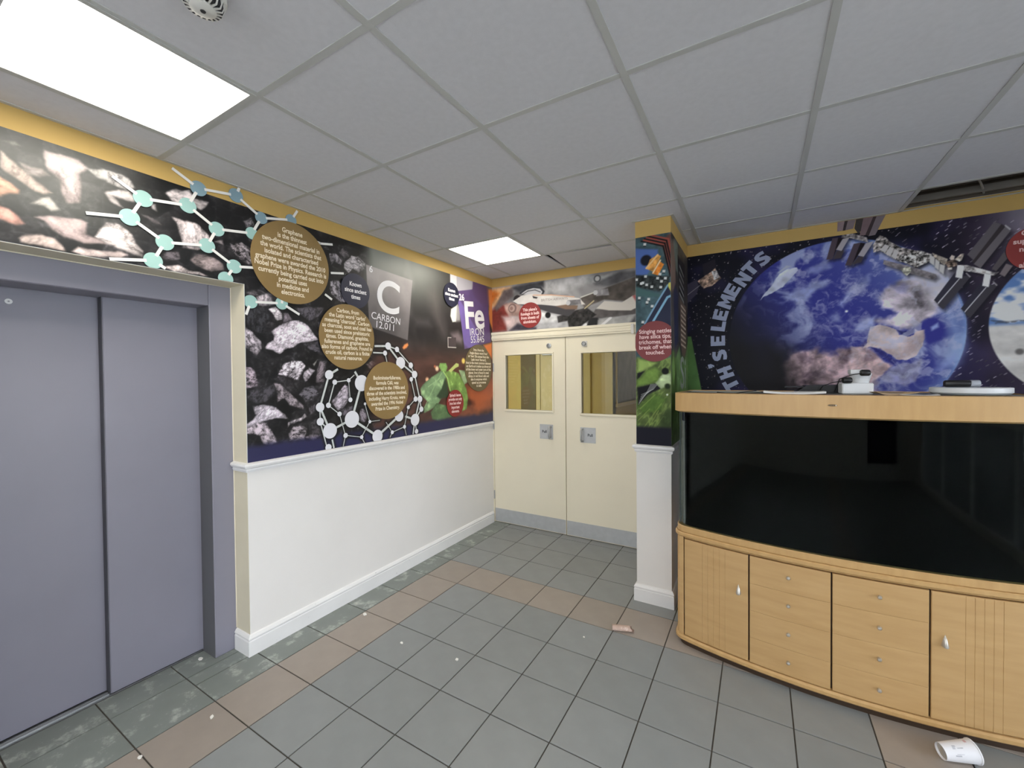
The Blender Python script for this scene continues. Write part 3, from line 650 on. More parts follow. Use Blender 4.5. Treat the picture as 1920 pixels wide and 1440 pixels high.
for q,r,c in (((745,445),.022,(240,205,170)),((630,575),.02,(232,180,140)),((1055,355),.026,(246,208,110)),((720,420),.01,(214,120,80))): L.disc(L.uv(Fc(q)[0]),r,c,.012)
L.poly(Fc((1090,800),(1190,820),(1200,870),(1130,860)),(60,34,30),.02); L.poly(Fc((1130,700),(1230,730),(1380,760),(1380,900),(1230,960),(1120,800)),(188,98,56),.05,.02,10,a=.7)
def leaf_tex(seed,hi):
    def t(U,V,d,c):
        n = fbm(U*16,V*16,seed,4); v = 1-np.abs(2*fbm(U*7+V*3,V*7-U*2,seed+4,2)-1)
        k = .78+.5*n+.07*sst(.93,1,v)-.18*sst(.02,0,d); return np.clip(c*k[...,None]+hi*sst(.62,.8,n)[...,None],0,255)
    return t
GR=lambda h: np.array((30,28,20))*h
L.poly(Fc((1000,460),(1080,470),(1110,600),(1060,640)),(142,162,122),tex=leaf_tex(3,GR(.5)))
L.poly(Fc((790,470),(690,540),(600,610),(550,680),(560,760),(600,800),(640,840),(575,920),(600,965),(680,920),(760,860),(850,700),(850,540),(830,480)),(116,144,104),wob=.004,tex=leaf_tex(5,GR(1)))
L.poly(Fc((840,560),(870,640),(880,780),(780,800),(740,770),(800,680)),(52,68,48),.01)
L.poly(Fc((670,960),(740,850),(860,880),(960,990),(870,1040),(760,1065),(690,1040)),(88,114,76),tex=leaf_tex(6,GR(.6)))
L.poly(Fc((830,490),(900,460),(1000,500),(1040,570),(1090,680),(1110,800),(1095,920),(1040,945),(1000,900),(985,760),(900,720),(870,640),(855,560)),(116,146,76),wob=.003,tex=leaf_tex(7,GR(1)))
L.poly(Fc((780,380),(850,380),(870,430),(850,490),(800,480),(765,420)),(136,176,96),tex=leaf_tex(8,GR(.8))); L.poly(Fc((880,470),(970,380),(1000,390),(1000,420),(960,440),(910,490)),(186,194,116))
L.stroke(Fc((820,480),(870,560),(900,700)),.006,(170,204,120),.006); L.stroke(Fc((800,500),(720,640),(600,900)),.004,(150,184,130),.006)
L.stroke(Fc((780,560),(640,660)),.003,(160,190,140),.006)
# carbon tile (see-through grey panel)
ct = Gc((-320,200),(265,440),(180,1275),(-330,1100)); ct=[(688,498),(773,527),(764,638),(700,613),(693,600)]
L.poly([(686,496),(773,526),(764,638),(692,612)],(150,142,142),.004,a=.86,tex=lambda U,V,d,c: c*(.62+.42*sst(1.9,2.4,V)+.34*(fbm(U*6,V*6,31,4)-.5)+.10*sst(2.25,2.55,U))[...,None])
# navy foot of the print, dark halos below the fullerene
nv = sst(1.205,1.155,V+.02*(fbm(U*12,V*3,41,2)-.5)); L.C = L.C*(1-nv[...,None])+np.array((38,38,74))*nv[...,None]
# fullerene: circles (x,y,r) and sticks, in the photograph's crop
FN=[(312,458,48),(370,535,27),(515,515,22),(218,795,48),(305,775,28),(220,945,40),(650,545,84),(550,920,88),(322,1040,80),(815,1095,66),(925,160,38),(1017,195,28),(893,233,26),
    (1055,335,62),(1160,360,30),(1200,455,38),(1165,505,24),(1210,710,28),(1255,710,34),(1270,815,28),(1205,925,62),(1040,885,58),(533,718,24),(420,865,25),(483,1088,26),(650,1105,20),(735,945,17),
    (685,760,15),(1135,795,20),(1095,998,20),(968,1055,20),(305,1213,36),(1220,1045,24)]
FB=[(0,3,14),(3,8,15),(8,7,16),(7,6,17),(7,9,17),(9,21,17),(10,13,14),(13,15,12),(15,18,10),(18,20,11),(0,(405,400),16),(10,(785,160),14),(12,(770,228),10),(11,14,8),(14,15,8),(10,11,9),(12,(915,330),6),
    (1,4,8),(1,2,7),(2,(575,460),6),(2,22,4),(4,23,6),(23,24,5),(24,25,5),(25,26,5),(26,27,4),(26,(840,930),4),(16,17,7),(17,28,5),(28,29,5),(29,30,5),(30,(905,950),4),(30,(945,1110),4),(29,(1115,1085),4),
    (24,(460,1200),5),(25,(680,1165),5),(5,8,10),(3,5,9),(5,(285,1190),8),(20,(1105,890),14),(19,18,9),(19,20,9),(20,(1185,1075),10),((345,1130),(365,1225),12),(6,(580,425),16),(15,16,7),(20,32,8)]
def kp(q): return L.uv(K(FN[q][:2] if isinstance(q,int) else q)[0])
def kr(q,r): 
    a=L.uv(K(q)[0]); b=L.uv(K((q[0],q[1]+r))[0]); return abs(a[1]-b[1])
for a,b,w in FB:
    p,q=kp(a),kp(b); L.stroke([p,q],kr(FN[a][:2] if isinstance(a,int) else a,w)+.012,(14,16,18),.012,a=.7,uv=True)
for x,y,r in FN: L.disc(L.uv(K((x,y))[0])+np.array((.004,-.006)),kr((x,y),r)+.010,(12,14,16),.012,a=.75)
L.keep &= ~((U<1.2505)&(V<HEAD+.0005))
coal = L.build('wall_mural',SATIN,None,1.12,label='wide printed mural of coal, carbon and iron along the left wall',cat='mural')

# raised and applied pieces of the left mural
ATOMW=mat('printed_white',(226,226,232),.4,var=.02,scale=8); BONDW=mat('printed_rod_white',(206,210,208),.4,var=.12,scale=30); BONDG=mat('printed_white_rod',(232,230,226),.45,var=.02)
TEAL=mat('pale_teal',(158,196,190),.45,var=.03); BLUEG=mat('slate_teal',(132,160,172),.45,var=.03)
def wpt(uv,off): return Vector((XL+off,uv[0],uv[1]))
def bar(name,p,q,w,m,parent,off=.003,th=.0012,ax='x'):
    p,q=Vector(p),Vector(q); n=Vector((1,0,0)) if ax=='x' else Vector((0,-1,0)); d=(q-p).normalized(); s=d.cross(n)*w
    return MB().prism([p+s,q+s,q-s,p-s],n*th).build(name,m,parent)
def clip_low(p,q,z):
    p,q=np.array(p),np.array(q)
    if p[1]<z and q[1]<z: return None
    if p[1]<z: p=q+(p-q)*(q[1]-z)/(q[1]-p[1])
    if q[1]<z: q=p+(q-p)*(p[1]-z)/(p[1]-q[1])
    return p,q
for a,b,w in FB:
    pq=[np.array(kp(a)),np.array(kp(b))]; dd_=pq[1]-pq[0]; ln=np.linalg.norm(dd_); dd_=dd_/ln
    if isinstance(a,int): pq[0]=pq[0]+dd_*min(kr(FN[a][:2],FN[a][2])*.82,ln*.45)
    if isinstance(b,int): pq[1]=pq[1]-dd_*min(kr(FN[b][:2],FN[b][2])*.82,ln*.45)
    c=clip_low(pq[0],pq[1],MUR0+.002)
    if c: bar('bond',wpt(c[0],.0028),wpt(c[1],.0028),kr(FN[a][:2] if isinstance(a,int) else a,w)*.72,BONDW,coal)
def roundplate(name,uv,r,m,parent,off=.004,th=.0015,n=36,zlow=None,ax='x',val=None,umax=None):
    pts=[]
    for k in range(n):
        t=2*math.pi*k/n; u,v=uv[0]+r*math.cos(t),uv[1]+r*math.sin(t)
        if zlow is not None: v=max(v,zlow)
        if umax is not None: u=min(max(u,umax[0]),umax[1])
        pts.append(Vector((XL+off,u,v)) if ax=='x' else Vector((u,val-off,v)))
    return MB().prism(pts,(th,0,0) if ax=='x' else (0,-th,0)).build(name,m,parent)
for x,y,r in FN: roundplate('atom',L.uv(K((x,y))[0]),kr((x,y),r),ATOMW,coal,n=24,zlow=MUR0+.001)
# graphene sheet, cut out and carried up over the painted band
GN=[(267,373),(242,408),(351,386),(371,354),(441,367),(405,430),(308,455),(387,461),(286,489),(438,500),(471,438),(488.6,409),(544.5,413),(422,523),(468.7,566),(527,569),(591.5,539)]
GB=[((160,400),1),((209,331),0),(0,1),(0,2),(2,3),(3,4),((321,316),3),(1,6),(6,7),(7,5),(5,2),(6,8),((204,486),8),(7,9),(9,13),(9,(486,503)),(5,10),(10,11),(4,11),(11,12),(12,(556,396)),(8,(309,504)),(14,(460,590)),(14,15),(15,(560,590)),
    ((598,457),(622,459)),((619,512),(643,513)),((608,552),(621,562)),(4,(447,353)),(10,(520,470)),((520,470),(560,440)),((560,440),(600,457)),((520,470),(530,520)),((530,520),(591.5,539)),((530,520),(527,569)),((530,520),(486,503))]
def gp(q): return L.uv(GN[q] if isinstance(q,int) else q)
for a,b in GB:
    p,q=np.array(gp(a)),np.array(gp(b)); dd_=(q-p)/np.linalg.norm(q-p)
    if isinstance(a,int): p=p+dd_*.026
    if isinstance(b,int): q=q-dd_*.026
    bar('bond',wpt(p,.0062),wpt(q,.0062),.0068,BONDG,coal,th=.0032)
for k,q in enumerate(GN):
    if k==13: c=(L.uv(q)[0],L.uv(q)[1])
    roundplate('atom',L.uv(q),.037 if k not in(11,12,10,16) else .034,BLUEG if k in (3,4,11,12) else TEAL,coal,off=.0055,th=.003,n=28,zlow=HEAD+.001 if L.uv(q)[0]<1.25 else None,umax=(1.2515,9) if k in (14,) else None)
def clear_disc(name,c,keep):
    m=mat(name,c,.42,var=.10,scale=5); nt=m.node_tree; N,Lk=nt.nodes,nt.links; t=N.new('ShaderNodeBsdfTransparent'); x=N.new('ShaderNodeMixShader'); x.inputs[0].default_value=keep
    Lk.new(t.outputs[0],x.inputs[1]); Lk.new(N['Principled BSDF'].outputs[0],x.inputs[2]); Lk.new(x.outputs[0],N['Material Output'].inputs[0]); return m
BRONZE=clear_disc('bronze_film',(158,130,82),.76); OLIVE=mat('olive_bronze',(112,98,68),.45,var=.08); NAVY=mat('navy_ink',(34,36,58),.45,var=.1); RED=mat('brick_red_ink',(118,36,38),.5,var=.06); REDL=mat('warm_red_ink',(144,46,44),.5,var=.06)
CREAM=mat('cream_lettering',(236,222,196),.5,var=.01); WHITE=mat('white_lettering',(236,234,236),.5,var=.01); PINK=mat('pale_pink_lettering',(236,200,196),.5,var=.01)
UX,UZ=(0,1,0),(0,0,1)
def roundel(px,py,r,m,body,size,tm,off=.0098,line=1.0,bold=.0006,dv=0.,umax=None,sx=1.,fit=None):
    uv=L.uv((px,py)); d=roundplate('roundel',uv,r,m,coal,off=off,th=.0025,n=64,umax=umax)
    letters('roundel_lettering',body,size,tm,d,wpt((uv[0],uv[1]+dv),off+.0028),UX,UZ,bold=bold,line=line,sx=sx,fit=fit)
roundel(547,494,.248,BRONZE,'Graphene\nis the thinnest\ntwo-dimensional material in\nthe world. The scientists that\nisolated and characterised\ngraphene were awarded the 2010\nNobel Prize in Physics. Research is\ncurrently being carried out into\npotential uses\nin medicine and\nelectronics.',.0405,CREAM,line=.92,bold=.0010,fit=.455)
roundel(651,632,.226,BRONZE,"Carbon, from\nthe Latin word 'carbo'\nmeaning 'charcoal'. Carbon\nas charcoal, soot and coal has\nbeen used since prehistoric\ntimes. Diamond, graphite,\nfullerenes and graphene are\nalso forms of carbon. Found in\ncrude oil, carbon is a finite\nnatural resource.",.0385,CREAM,line=.93,bold=.0010,fit=.415,off=.0105,dv=.014)
roundel(725,732,.220,BRONZE,'Buckminsterfullerene,\nformula C60, was\ndiscovered in the 1980s and\nthree of the scientists involved,\nincluding Harry Kroto, were\nawarded the 1996 Nobel\nPrize in Chemistry.',.038,CREAM,line=1.02,bold=.0011,fit=.40,dv=-.02)
roundel(665,546,.122,NAVY,'Known\nsince ancient\ntimes',.042,WHITE,line=1.06,bold=.0011,fit=.185,off=.0090)
roundel(845,553,.112,NAVY,'Known\nsince ancient\ntimes',.040,WHITE,line=.98,bold=.0018,fit=.19)
roundel(897,690,.238,OLIVE,'Iron, from the\nAnglo-Saxon word \'iron\'\nor \'iren\' (Fe comes from the\nLatin word \'ferrum\').\nIron is the most common element\non Earth as it makes up almost all\nof the inner and outer core of the\nplanet. Iron is found in steel\nalloys, in red blood cells and\nalso in enzymes which\nspeed up processes\nin cells.',.033,CREAM,line=1.0,bold=.0013,off=.0045,umax=(0,YB-.004),fit=.44)
roundel(852,756,.126,REDL,'Spinach leaves\nprovide not only\niron but other\nimportant\nelements.',.036,PINK,line=1.05,bold=.0016,fit=.20)
# element symbols
def eltext(name,body,px,py,size,ax=UX,bold=0.,sx=1.,m=WHITE,tilt=0.):
    uv=L.uv((px,py)); a=math.radians(tilt); letters(name,body,size,m,coal,wpt(uv,.0035),(0,math.cos(a),math.sin(a)),(0,-math.sin(a),math.cos(a)),bold=bold,sx=sx)
eltext('symbol_lettering','C',728,560,.35,bold=.006,tilt=-4); eltext('symbol_lettering','CARBON',724,598,.075,tilt=-4,sx=.95); eltext('symbol_lettering','12.011',722,612,.075,tilt=-4); eltext('symbol_lettering','6',695,505,.07,tilt=-4,bold=.001)
eltext('symbol_lettering','Fe',889,594,.37,bold=.009,tilt=6); eltext('symbol_lettering','IRON',894,623,.105,tilt=6); eltext('symbol_lettering','55.845',895,637,.095,tilt=6,sx=.95); eltext('symbol_lettering','26',865,558,.085,tilt=6,bold=.003)

# ------------------------------------------------------------------ aircraft mural over the doors
Bk = Canvas('y',YB,XL+.002,XP0-.002,2.037,MUR1,.0042,(150,149,151)); H=crop(900,500,6.0); U,V=Bk.U,Bk.V
sw=fbm(U*3.2+2*fbm(U*2,V*3,2,2),V*5+2*fbm(U*3,V*2,4,2),3,4); Bk.C*=(.55+.95*sw)[...,None]; Bk.C=np.clip(Bk.C,40,228)
sh=lambda s,k=.25,sc=14: (lambda U,V,d,c: c*(1+k*2*(fbm(U*sc,V*sc,s,3)-.5))[...,None])
for pts,c,sf in ((H((350,240),(560,190),(720,160),(720,230),(560,240),(450,290)),(70,70,76),.02),(H((730,170),(1150,120),(1160,200),(940,300),(740,300)),(190,190,192),.03),(H((1160,120),(1400,100),(1560,60),(1500,170),(1280,190),(1180,180)),(176,178,180),.02),
  (H((1280,190),(1560,60),(1760,40),(1760,110),(1450,220),(1300,210)),(92,92,96),.02),(H((80,270),(200,235),(350,225),(300,330),(170,470),(110,440)),(226,178,130),.03),(H((80,290),(160,270),(220,300),(150,400),(110,420)),(206,120,56),.03),
  (H((120,500),(200,430),(300,420),(340,560),(300,720),(130,745)),(120,56,50),.03),(H((270,260),(370,240),(380,330),(260,430),(190,500),(160,470)),(112,100,100),.02),(H((270,430),(350,400),(450,430),(470,560),(330,560),(290,500)),(176,146,136),.015),
  (H((250,560),(430,560),(470,640),(420,700),(320,720)),(196,176,174),.03),(H((420,640),(640,680),(640,715),(330,720)),(74,70,80),.02),(H((690,510),(860,550),(880,640),(700,650),(660,630)),(220,220,222),.012),(H((640,650),(990,590),(1120,690),(640,715)),(168,168,172),.02),
  (H((1230,560),(1480,560),(1330,600),(1320,680),(1200,690)),(40,40,42),.012),(H((1340,580),(1760,520),(1760,660),(1330,675)),(178,178,178),.02),(H((1680,640),(1760,540),(1760,650)),(80,80,84),.02)):
    Bk.poly(pts,c,sf,.004,12,sh(7))
for c0,rx,col in (((420,370),.045,(52,48,50)),((365,470),.05,(128,104,100)),((360,470),.035,(186,160,150)),((355,470),.02,(150,120,112)),((1320,135),.035,(88,90,94)),((1320,135),.022,(190,190,192)),((1730,230),.05,(120,120,122))):
    Bk.disc(Bk.uv(H(c0)[0]),rx,col,.006)
Bk.poly(H((460,300),(520,255),(600,232),(680,240),(718,285),(700,320),(560,330)),(204,204,208),.006)
Bk.stroke(H((455,300),(520,252),(600,230),(680,238),(716,280),(700,312)),.010,(60,62,68),.005); Bk.stroke(H((470,318),(540,275),(620,262),(680,285)),.004,(70,72,78),.004)
Bk.stroke(H((1150,690),(1210,560)),.004,(214,214,216),.003)
Bk.disc(Bk.uv(H((765,545))[0]),.030,(24,24,26),.008); Bk.stroke(H((1150,690),(1190,650)),.012,(226,226,228),.004); Bk.stroke(H((1370,660),(1470,575)),.012,(222,222,224),.004)
Bk.poly(H((1130,345),(1290,285),(1760,110),(1760,310),(1650,390),(1400,370),(1250,430),(1180,490)),(88,82,78),.008,tex=sh(9,.4)); Bk.stroke(H((1135,345),(1290,288)),.006,(206,204,198))
Bk.poly(H((1300,480),(1760,470),(1760,530),(1500,565),(1240,575)),(92,88,88),.008,tex=sh(3,.3))
Bk.poly(H((870,560),(1050,500),(1200,460),(1310,540),(1230,600),(1110,685),(1000,680),(985,610),(880,630)),(50,48,48),.008,tex=sh(5,.7,30))
Bk.poly(H((370,390),(470,325),(600,305),(800,318),(1120,355),(1185,425),(1000,435),(860,445),(690,428),(430,425)),(222,218,214),.005,tex=sh(4,.08)); Bk.poly(H((430,425),(690,428),(870,445),(1100,440),(1060,500),(1000,560),(800,520),(690,485)),(70,68,72),.006)
Bk.poly(H((850,445),(1010,420),(1100,440),(1090,480),(960,480)),(128,104,88),.008)
Bk.poly(H((1310,470),(1400,385),(1600,400),(1720,325),(1760,350),(1760,460),(1700,492),(1450,492)),(210,205,198),.005); Bk.poly(H((1715,330),(1760,315),(1760,400)),(176,98,98),.01)
for a in (H((1290,255),(1440,245),(1455,320),(1310,330)),H((985,378),(1130,368),(1140,425),(1000,440))): Bk.poly(a,(136,134,138),.006,tex=sh(6,.4,20)); Bk.disc(Bk.uv(a[0])*.5+Bk.uv(a[3])*.5,.022,(196,196,200),.004)
Bk.stroke(H((600,322),(800,318),(1060,340)),.005,(222,178,150)); Bk.poly(H((590,330),(650,345),(640,360),(600,355)),(60,58,60),.003); Bk.stroke(H((1180,470),(1280,385)),.006,(190,176,140))
plane = Bk.build('wall_mural',VINYL,None,1.0,label='printed airliner mural strip above the double doors',cat='mural')
q=hit(*H((835,368))[0],'y',YB); letters('airliner_lettering','BRITISH AIRWAYS',.036,mat('faded_ink',(168,158,154),.5),plane,(q.x,YB-.003,q.z),(1,0,-.02),(.02,0,1),bold=.0005)
c=Bk.uv((994,591)); d=roundplate('roundel',c,.129,REDL,plane,off=.004,th=.0025,n=64,ax='y',val=YB)
letters('roundel_lettering',"This plane's\nfuselage is built\nfrom sheets of\naluminium.",.041,PINK,d,(c[0],YB-.0068,c[1]-.005),(1,0,0),UZ,bold=.0018,line=1.0,fit=.215)

# ------------------------------------------------------------------ circuit-board and nettle mural on the pillar
P1 = Canvas('y',YP,XP0+.001,XP1,MUR0-.02,MUR1-.018,.0032,(70,92,98)); a1=crop(1185,430,6.857); a2=crop(1185,620,6.0); U,V=P1.U,P1.V
P1.C*=(.6+.8*fbm(U*22,V*22,3,4))[...,None]
P1.poly(a1((40,250),(330,260),(340,340),(200,580),(40,610)),(80,106,168),.01)
P1.disc(P1.uv(a1((180,400))[0]),.036,(24,24,34),.008); P1.poly(a1((230,390),(330,325),(375,345),(275,545),(185,510)),(206,146,74),.004,tex=sh(4,.4,40)); P1.poly(a1((350,405),(412,450),(335,595),(262,570)),(224,134,52),.004,tex=sh(6,.4,40))
P1.stroke(a1((185,500),(330,330)),.006,(232,190,130)); P1.stroke(a1((270,560),(365,400)),.005,(236,206,160))
P1.poly(a1((330,200),(520,20),(540,200),(530,640),(480,560),(400,240)),(112,58,50),.012,a=.8)
for k,w in ((0,(20,18,20)),(1,(20,18,20)),(2,(20,18,20))):
    o=k*44; P1.stroke(a1((120+o*.9,155-o*.75),(400+o*.5,215-o*.8),(495+o*.35,600-o*1.2)),.0045,w,.003)
    P1.stroke(a1((150+o*.9,140-o*.75),(425+o*.5,195-o*.8),(515+o*.35,590-o*1.2)),.0055,(150,74,62),.003)
P1.poly(a1((40,590),(240,600),(490,600),(470,700),(350,800),(60,740)),(44,48,48),.01,tex=sh(8,.9,60)); P1.poly(a1((40,740),(340,830),(360,870),(40,860)),(70,100,100),.01)
for q in ((330,630),(430,630),(380,670),(370,745),(140,690),(190,715),(255,740),(175,608),(60,650),(360,578),(410,540),(165,195),(95,885),(215,900),(195,940),(260,990),(140,1195),(120,700)):
    c=P1.uv(a1(q)[0]); P1.poly([c+np.array(z)*.010 for z in ((-1,-.7),(.8,-1),(1,.8),(-.8,1))],(206,208,206),.003,uv=True); P1.poly([c+np.array(z)*.010 for z in ((-1,-1.3),(.8,-1.6),(.8,-1),(-1,-.7))],(20,22,24),.002,uv=True)
P1.poly(a1((480,700),(560,640),(560,1300),(120,1300),(170,1200)),(42,46,66),.004); P1.stroke(a1((165,1215),(330,930),(462,715)),.0055,(120,158,184),.002); P1.stroke(a1((275,1180),(455,875),(512,848)),.0075,(126,172,198),.002)
P1.poly(a1((470,690),(508,675),(520,840),(462,728)),(194,190,96),.003)
gz=sst(1.70,1.66,V); gn=fbm(U*10+V*6,V*10,14,4); gv=1-np.abs(2*fbm(U*26-V*14,V*9+U*9,16,3)-1)
gc=np.array((88,106,58))*(.45+.9*gn)[...,None]+np.array((34,38,20))*sst(.8,1,gv)[...,None]; P1.C=P1.C*(1-gz[...,None])+gc*gz[...,None]
P1.poly(a2((60,300),(130,320),(290,360),(230,400),(140,450),(60,470)),(142,166,90),.01,tex=leaf_tex(31,GR(.7)))
P1.poly(a2((60,560),(160,450),(260,400),(330,450),(300,560),(200,610),(60,620)),(112,142,66),.006,.006,30,leaf_tex(33,GR(.8)))
P1.poly(a2((60,480),(140,455),(90,520),(60,545)),(20,22,24),.006); P1.poly(a2((60,640),(270,590),(330,650),(180,720),(70,840)),(22,22,26),.008)
for k in range(6): P1.stroke(a2((75+k*6,830-k*22),(170+k*14,690-k*6),(215+k*15,600)),.0013,(176,178,176),.0015)
P1.poly(a2((265,590),(340,490),(440,480),(460,600),(360,640),(330,655)),(176,196,150),.006,.004,40,leaf_tex(35,GR(.6))); P1.disc(P1.uv(a2((375,455))[0]),.022,(18,22,16),.005); P1.disc(P1.uv(a2((400,625))[0]),.018,(26,38,16),.008); P1.disc(P1.uv(a2((397,720))[0]),.006,(226,234,220),.004)
P1.poly(a2((330,1000),(400,880),(460,900),(460,1160),(330,1160)),(52,70,36),.02,.01,40,a=.75); P1.poly(a2((60,850),(250,700),(380,760),(330,900),(120,940)),(84,118,48),.02,.01,30,leaf_tex(37,GR(.6)),a=.8)
for p,q in (((90,1150),(330,820)),((150,1150),(300,900)),((70,1010),(200,880)),((220,1140),(290,1010)),((90,880),(260,720))): P1.stroke(a2(p,q),.0025,(156,178,92),.004,a=.6)
nv=sst(1.225,1.195,V); P1.C=P1.C*(1-nv[...,None])+np.array((26,26,38))*nv[...,None]
net = P1.build('wall_mural',VINYL,None,1.0,label='narrow circuit board and nettle mural on the front of the pillar',cat='mural')
S1 = Canvas('x',XP1,YP,YR-.002,MUR0,MUR1-.012,.005,(58,54,52)); U,V=S1.U,S1.V
S1.C*=(.5+1.0*fbm(U*8,V*8,5,4))[...,None]; tn=(U-YP)/(YR-YP)
k=sst(1.75,1.66,V+.05*(fbm(U*14,V*14,9,3)-.5)*4); S1.C=S1.C*(1-k[...,None])+(np.array((74,98,50))*(.5+fbm(U*9,V*9,6,4))[...,None])*k[...,None]
S1.poly([(3.0,2.2),(3.2,2.15),(3.2,1.8),(3.05,1.74)],(40,42,62),.02,uv=True); S1.poly([(2.93,1.62),(3.02,1.72),(3.06,1.56),(3.0,1.50)],(104,132,70),.01,.01,20,uv=True)
S1.poly([(2.92,2.45),(3.05,2.5),(3.1,2.2),(2.92,2.1)],(120,96,84),.02,.02,12,uv=True,a=.7); S1.poly([(3.0,2.48),(3.2,2.5),(3.25,2.25),(3.1,2.3)],(94,104,98),.02,.02,12,uv=True,a=.8)
S1.poly([(3.18,2.42),(3.52,2.42),(3.48,2.16),(3.22,2.14)],(28,26,30),.008,uv=True)
for kk in range(5): S1.stroke([(3.26,2.36-.05*kk),(3.46,2.32-.05*kk)],.009,(120,120,118),.004,uv=True)
S1.poly([(3.28,2.12),(3.58,2.1),(3.6,1.78),(3.5,1.70),(3.38,1.71),(3.3,1.80)],(92,76,66),.006,uv=True)
for kk in range(9): S1.stroke([(3.33,2.08-.036*kk),(3.55,2.065-.036*kk)],.007,(172,156,140),.004,uv=True)
S1.poly([(3.12,1.70),(3.26,1.78),(3.3,1.70),(3.4,1.68),(3.5,1.68),(3.66,1.84),(3.66,1.2),(3.12,1.2)],(92,118,72),.006,uv=True,tex=leaf_tex(41,GR(.5)),a=.85)
side = S1.build('wall_mural',VINYL,None,1.5,label='shadowed printed panel on the aquarium side of the pillar',cat='mural')
letters('symbol_lettering','Si',.34,mat('pale_silver_ink',(168,176,164),.5),side,(XP1+.003,3.42,1.565),UX,UZ,bold=.004,sx=1.25)
# nettle roundel is wrapped round the pillar: it is cut at both corners
c=P1.uv((1228.5,640)); d=roundplate('roundel',c,.137,RED,net,off=.004,th=.0022,n=72,ax='y',val=YP,umax=(XP0-.002,XP1+.002))
letters('roundel_lettering','Stinging nettles\nhave silica tips,\ntrichomes, that\nbreak off when\ntouched.',.0385,PINK,d,(c[0],YP-.0066,c[1]-.004),(1,0,0),UZ,bold=.0006,line=.93,fit=.216)

# ------------------------------------------------------------------ space mural behind the aquarium
R = Canvas("y",YR,XP1+.001,XE-.01,1.10,MUR1,.0038,(22,22,34)); U,V=R.U,R.V
nb=fbm(U*3,V*3,3,4); R.C=np.array((17,17,28))+np.array((22,18,40))*sst(.45,.7,nb)[...,None]
rg=sst(.95,1.25,U+.2*(V-2)); R.C=R.C*(1-.7*rg[...,None])+np.array((66,56,74))*.7*rg[...,None]*(.6+.8*fbm(U*6,V*6,8,3))[...,None]
R.C+= (sst(1.12,1.4,U)*sst(2.15,2.5,V)*95)[...,None]  # whitish sheen at the upper right, painted into the print
rr=random.Random(5)
for k in range(2300):
    u,v=rr.uniform(XP1,2.7),rr.uniform(1.3,2.52); s_=rr.choice((.0022,.0026,.003,.0036)); b_=rr.uniform(90,230)*(1 if rr.random()<.45 else .6)
    if u>.75: R.stroke([(u,v),(u+.010,v+.008)],s_*.7,(b_,b_*.95,b_*1.05),.002,uv=True)
    else: R.disc((u,v),s_,(b_,b_*.96,b_*.98),.002)
EC,ER=np.array((.457,1.835)),.652
def earth(U,V,d,c):
    x,y=(U-EC[0])/ER,(V-EC[1])/ER; s=x*.80+y*.60
    day=sst(-.92,.15,s); blue=np.array((24,23,26))*(1-day[...,None])+np.array((52,56,138))*day[...,None]
    hi=sst(.15,.95,s)*sst(.1,.9,y+.35); blue=blue*(1-.55*hi[...,None])+np.array((128,150,206))*.55*hi[...,None]
    wx=U*5+1.6*fbm(U*4,V*4,51,3)-V*2; wy=V*6+1.6*fbm(U*5,V*5,52,3)+U*3; cl=fbm(wx,wy,53,5)
    k=sst(.53,.74,cl)*day*.85*sst(-.75,-.1,s); out=blue*(1-k[...,None])+np.array((168,178,214))*k[...,None]
    rim=np.exp(-np.clip(d,0,1)/.045)*sst(.1,.55,x*.95+y*.25); out=out*(1-.75*rim[...,None])+np.array((150,182,226))*.75*rim[...,None]
    r2=np.exp(-np.clip(d,0,1)/.02)*sst(.2,.6,y)*sst(-.6,.2,x); return out*(1-.5*r2[...,None])+np.array((80,104,176))*.5*r2[...,None]
w_=.03
ring=np.hypot(U-EC[0],V-EC[1])-ER; gl=np.exp(-np.clip(ring,0,1)/.02)*(ring>0)*sst(.2,.9,(U-EC[0])/ER); R.C=R.C*(1-.5*gl[...,None])+np.array((96,96,160))*.5*gl[...,None]
R.disc(EC,ER,(50,55,135),.004,tex=earth)
c2=crop(1360,440,4.8); c3=crop(1600,520,6.0)
land=lambda s,k=.5,dk=(110,84,92): (lambda U,V,d,c: (lambda n,m2: np.clip(c*(1+k*(n-.5)*1.6)[...,None]*(1-.5*m2[...,None])+np.array(dk)*.5*m2[...,None],0,255))(fbm(U*14+2*fbm(U*6,V*6,s,2),V*14,s+1,5), sst(.52,.7,fbm(U*7,V*9,s+4,4))))
R.poly(c3((280,260),(380,130),(480,60),(620,20),(760,-60),(1000,-60),(1060,180),(980,360),(860,445),(740,555),(640,592),(520,580),(420,535),(300,520),(180,500),(280,465),(420,450),(482,405),(440,340),(330,310)),(186,176,188),.02,.026,18,land(61,.9,(128,122,168)))
R.poly(c3((420,110),(560,60),(640,110),(600,190),(500,180)),(132,130,176),.02,.02,14,a=.7)
R.poly(c3((560,-60),(760,-110),(1100,-140),(1140,60),(1000,240),(900,300),(820,120),(700,10)),(216,213,220),.05,.02,9,a=.85)
R.poly(c2((330,600),(480,480),(600,420),(760,380)),(0,0,0),.001,a=0)
R.poly(c2((560,1090),(640,1055),(740,1042),(810,1018),(840,1062),(900,1070),(1000,1072),(1040,1022),(1140,1020),(1230,1008),(1270,960),(1344,1060),(1380,1120),(1344,1400),(1200,1420),(800,1420),(560,1380),(520,1260)),(160,136,142),.03,.03,16,land(71,1.1,(58,44,58)))
kf=sst(.10,-.30,U-.55*(V-1.6)); R.C=np.where(((np.hypot(U-EC[0],V-EC[1])<ER)&(V<1.85))[...,None],R.C*(1-.8*(kf*sst(1.85,1.7,V))[...,None])+np.array((24,22,24))*.8*(kf*sst(1.85,1.7,V))[...,None],R.C)
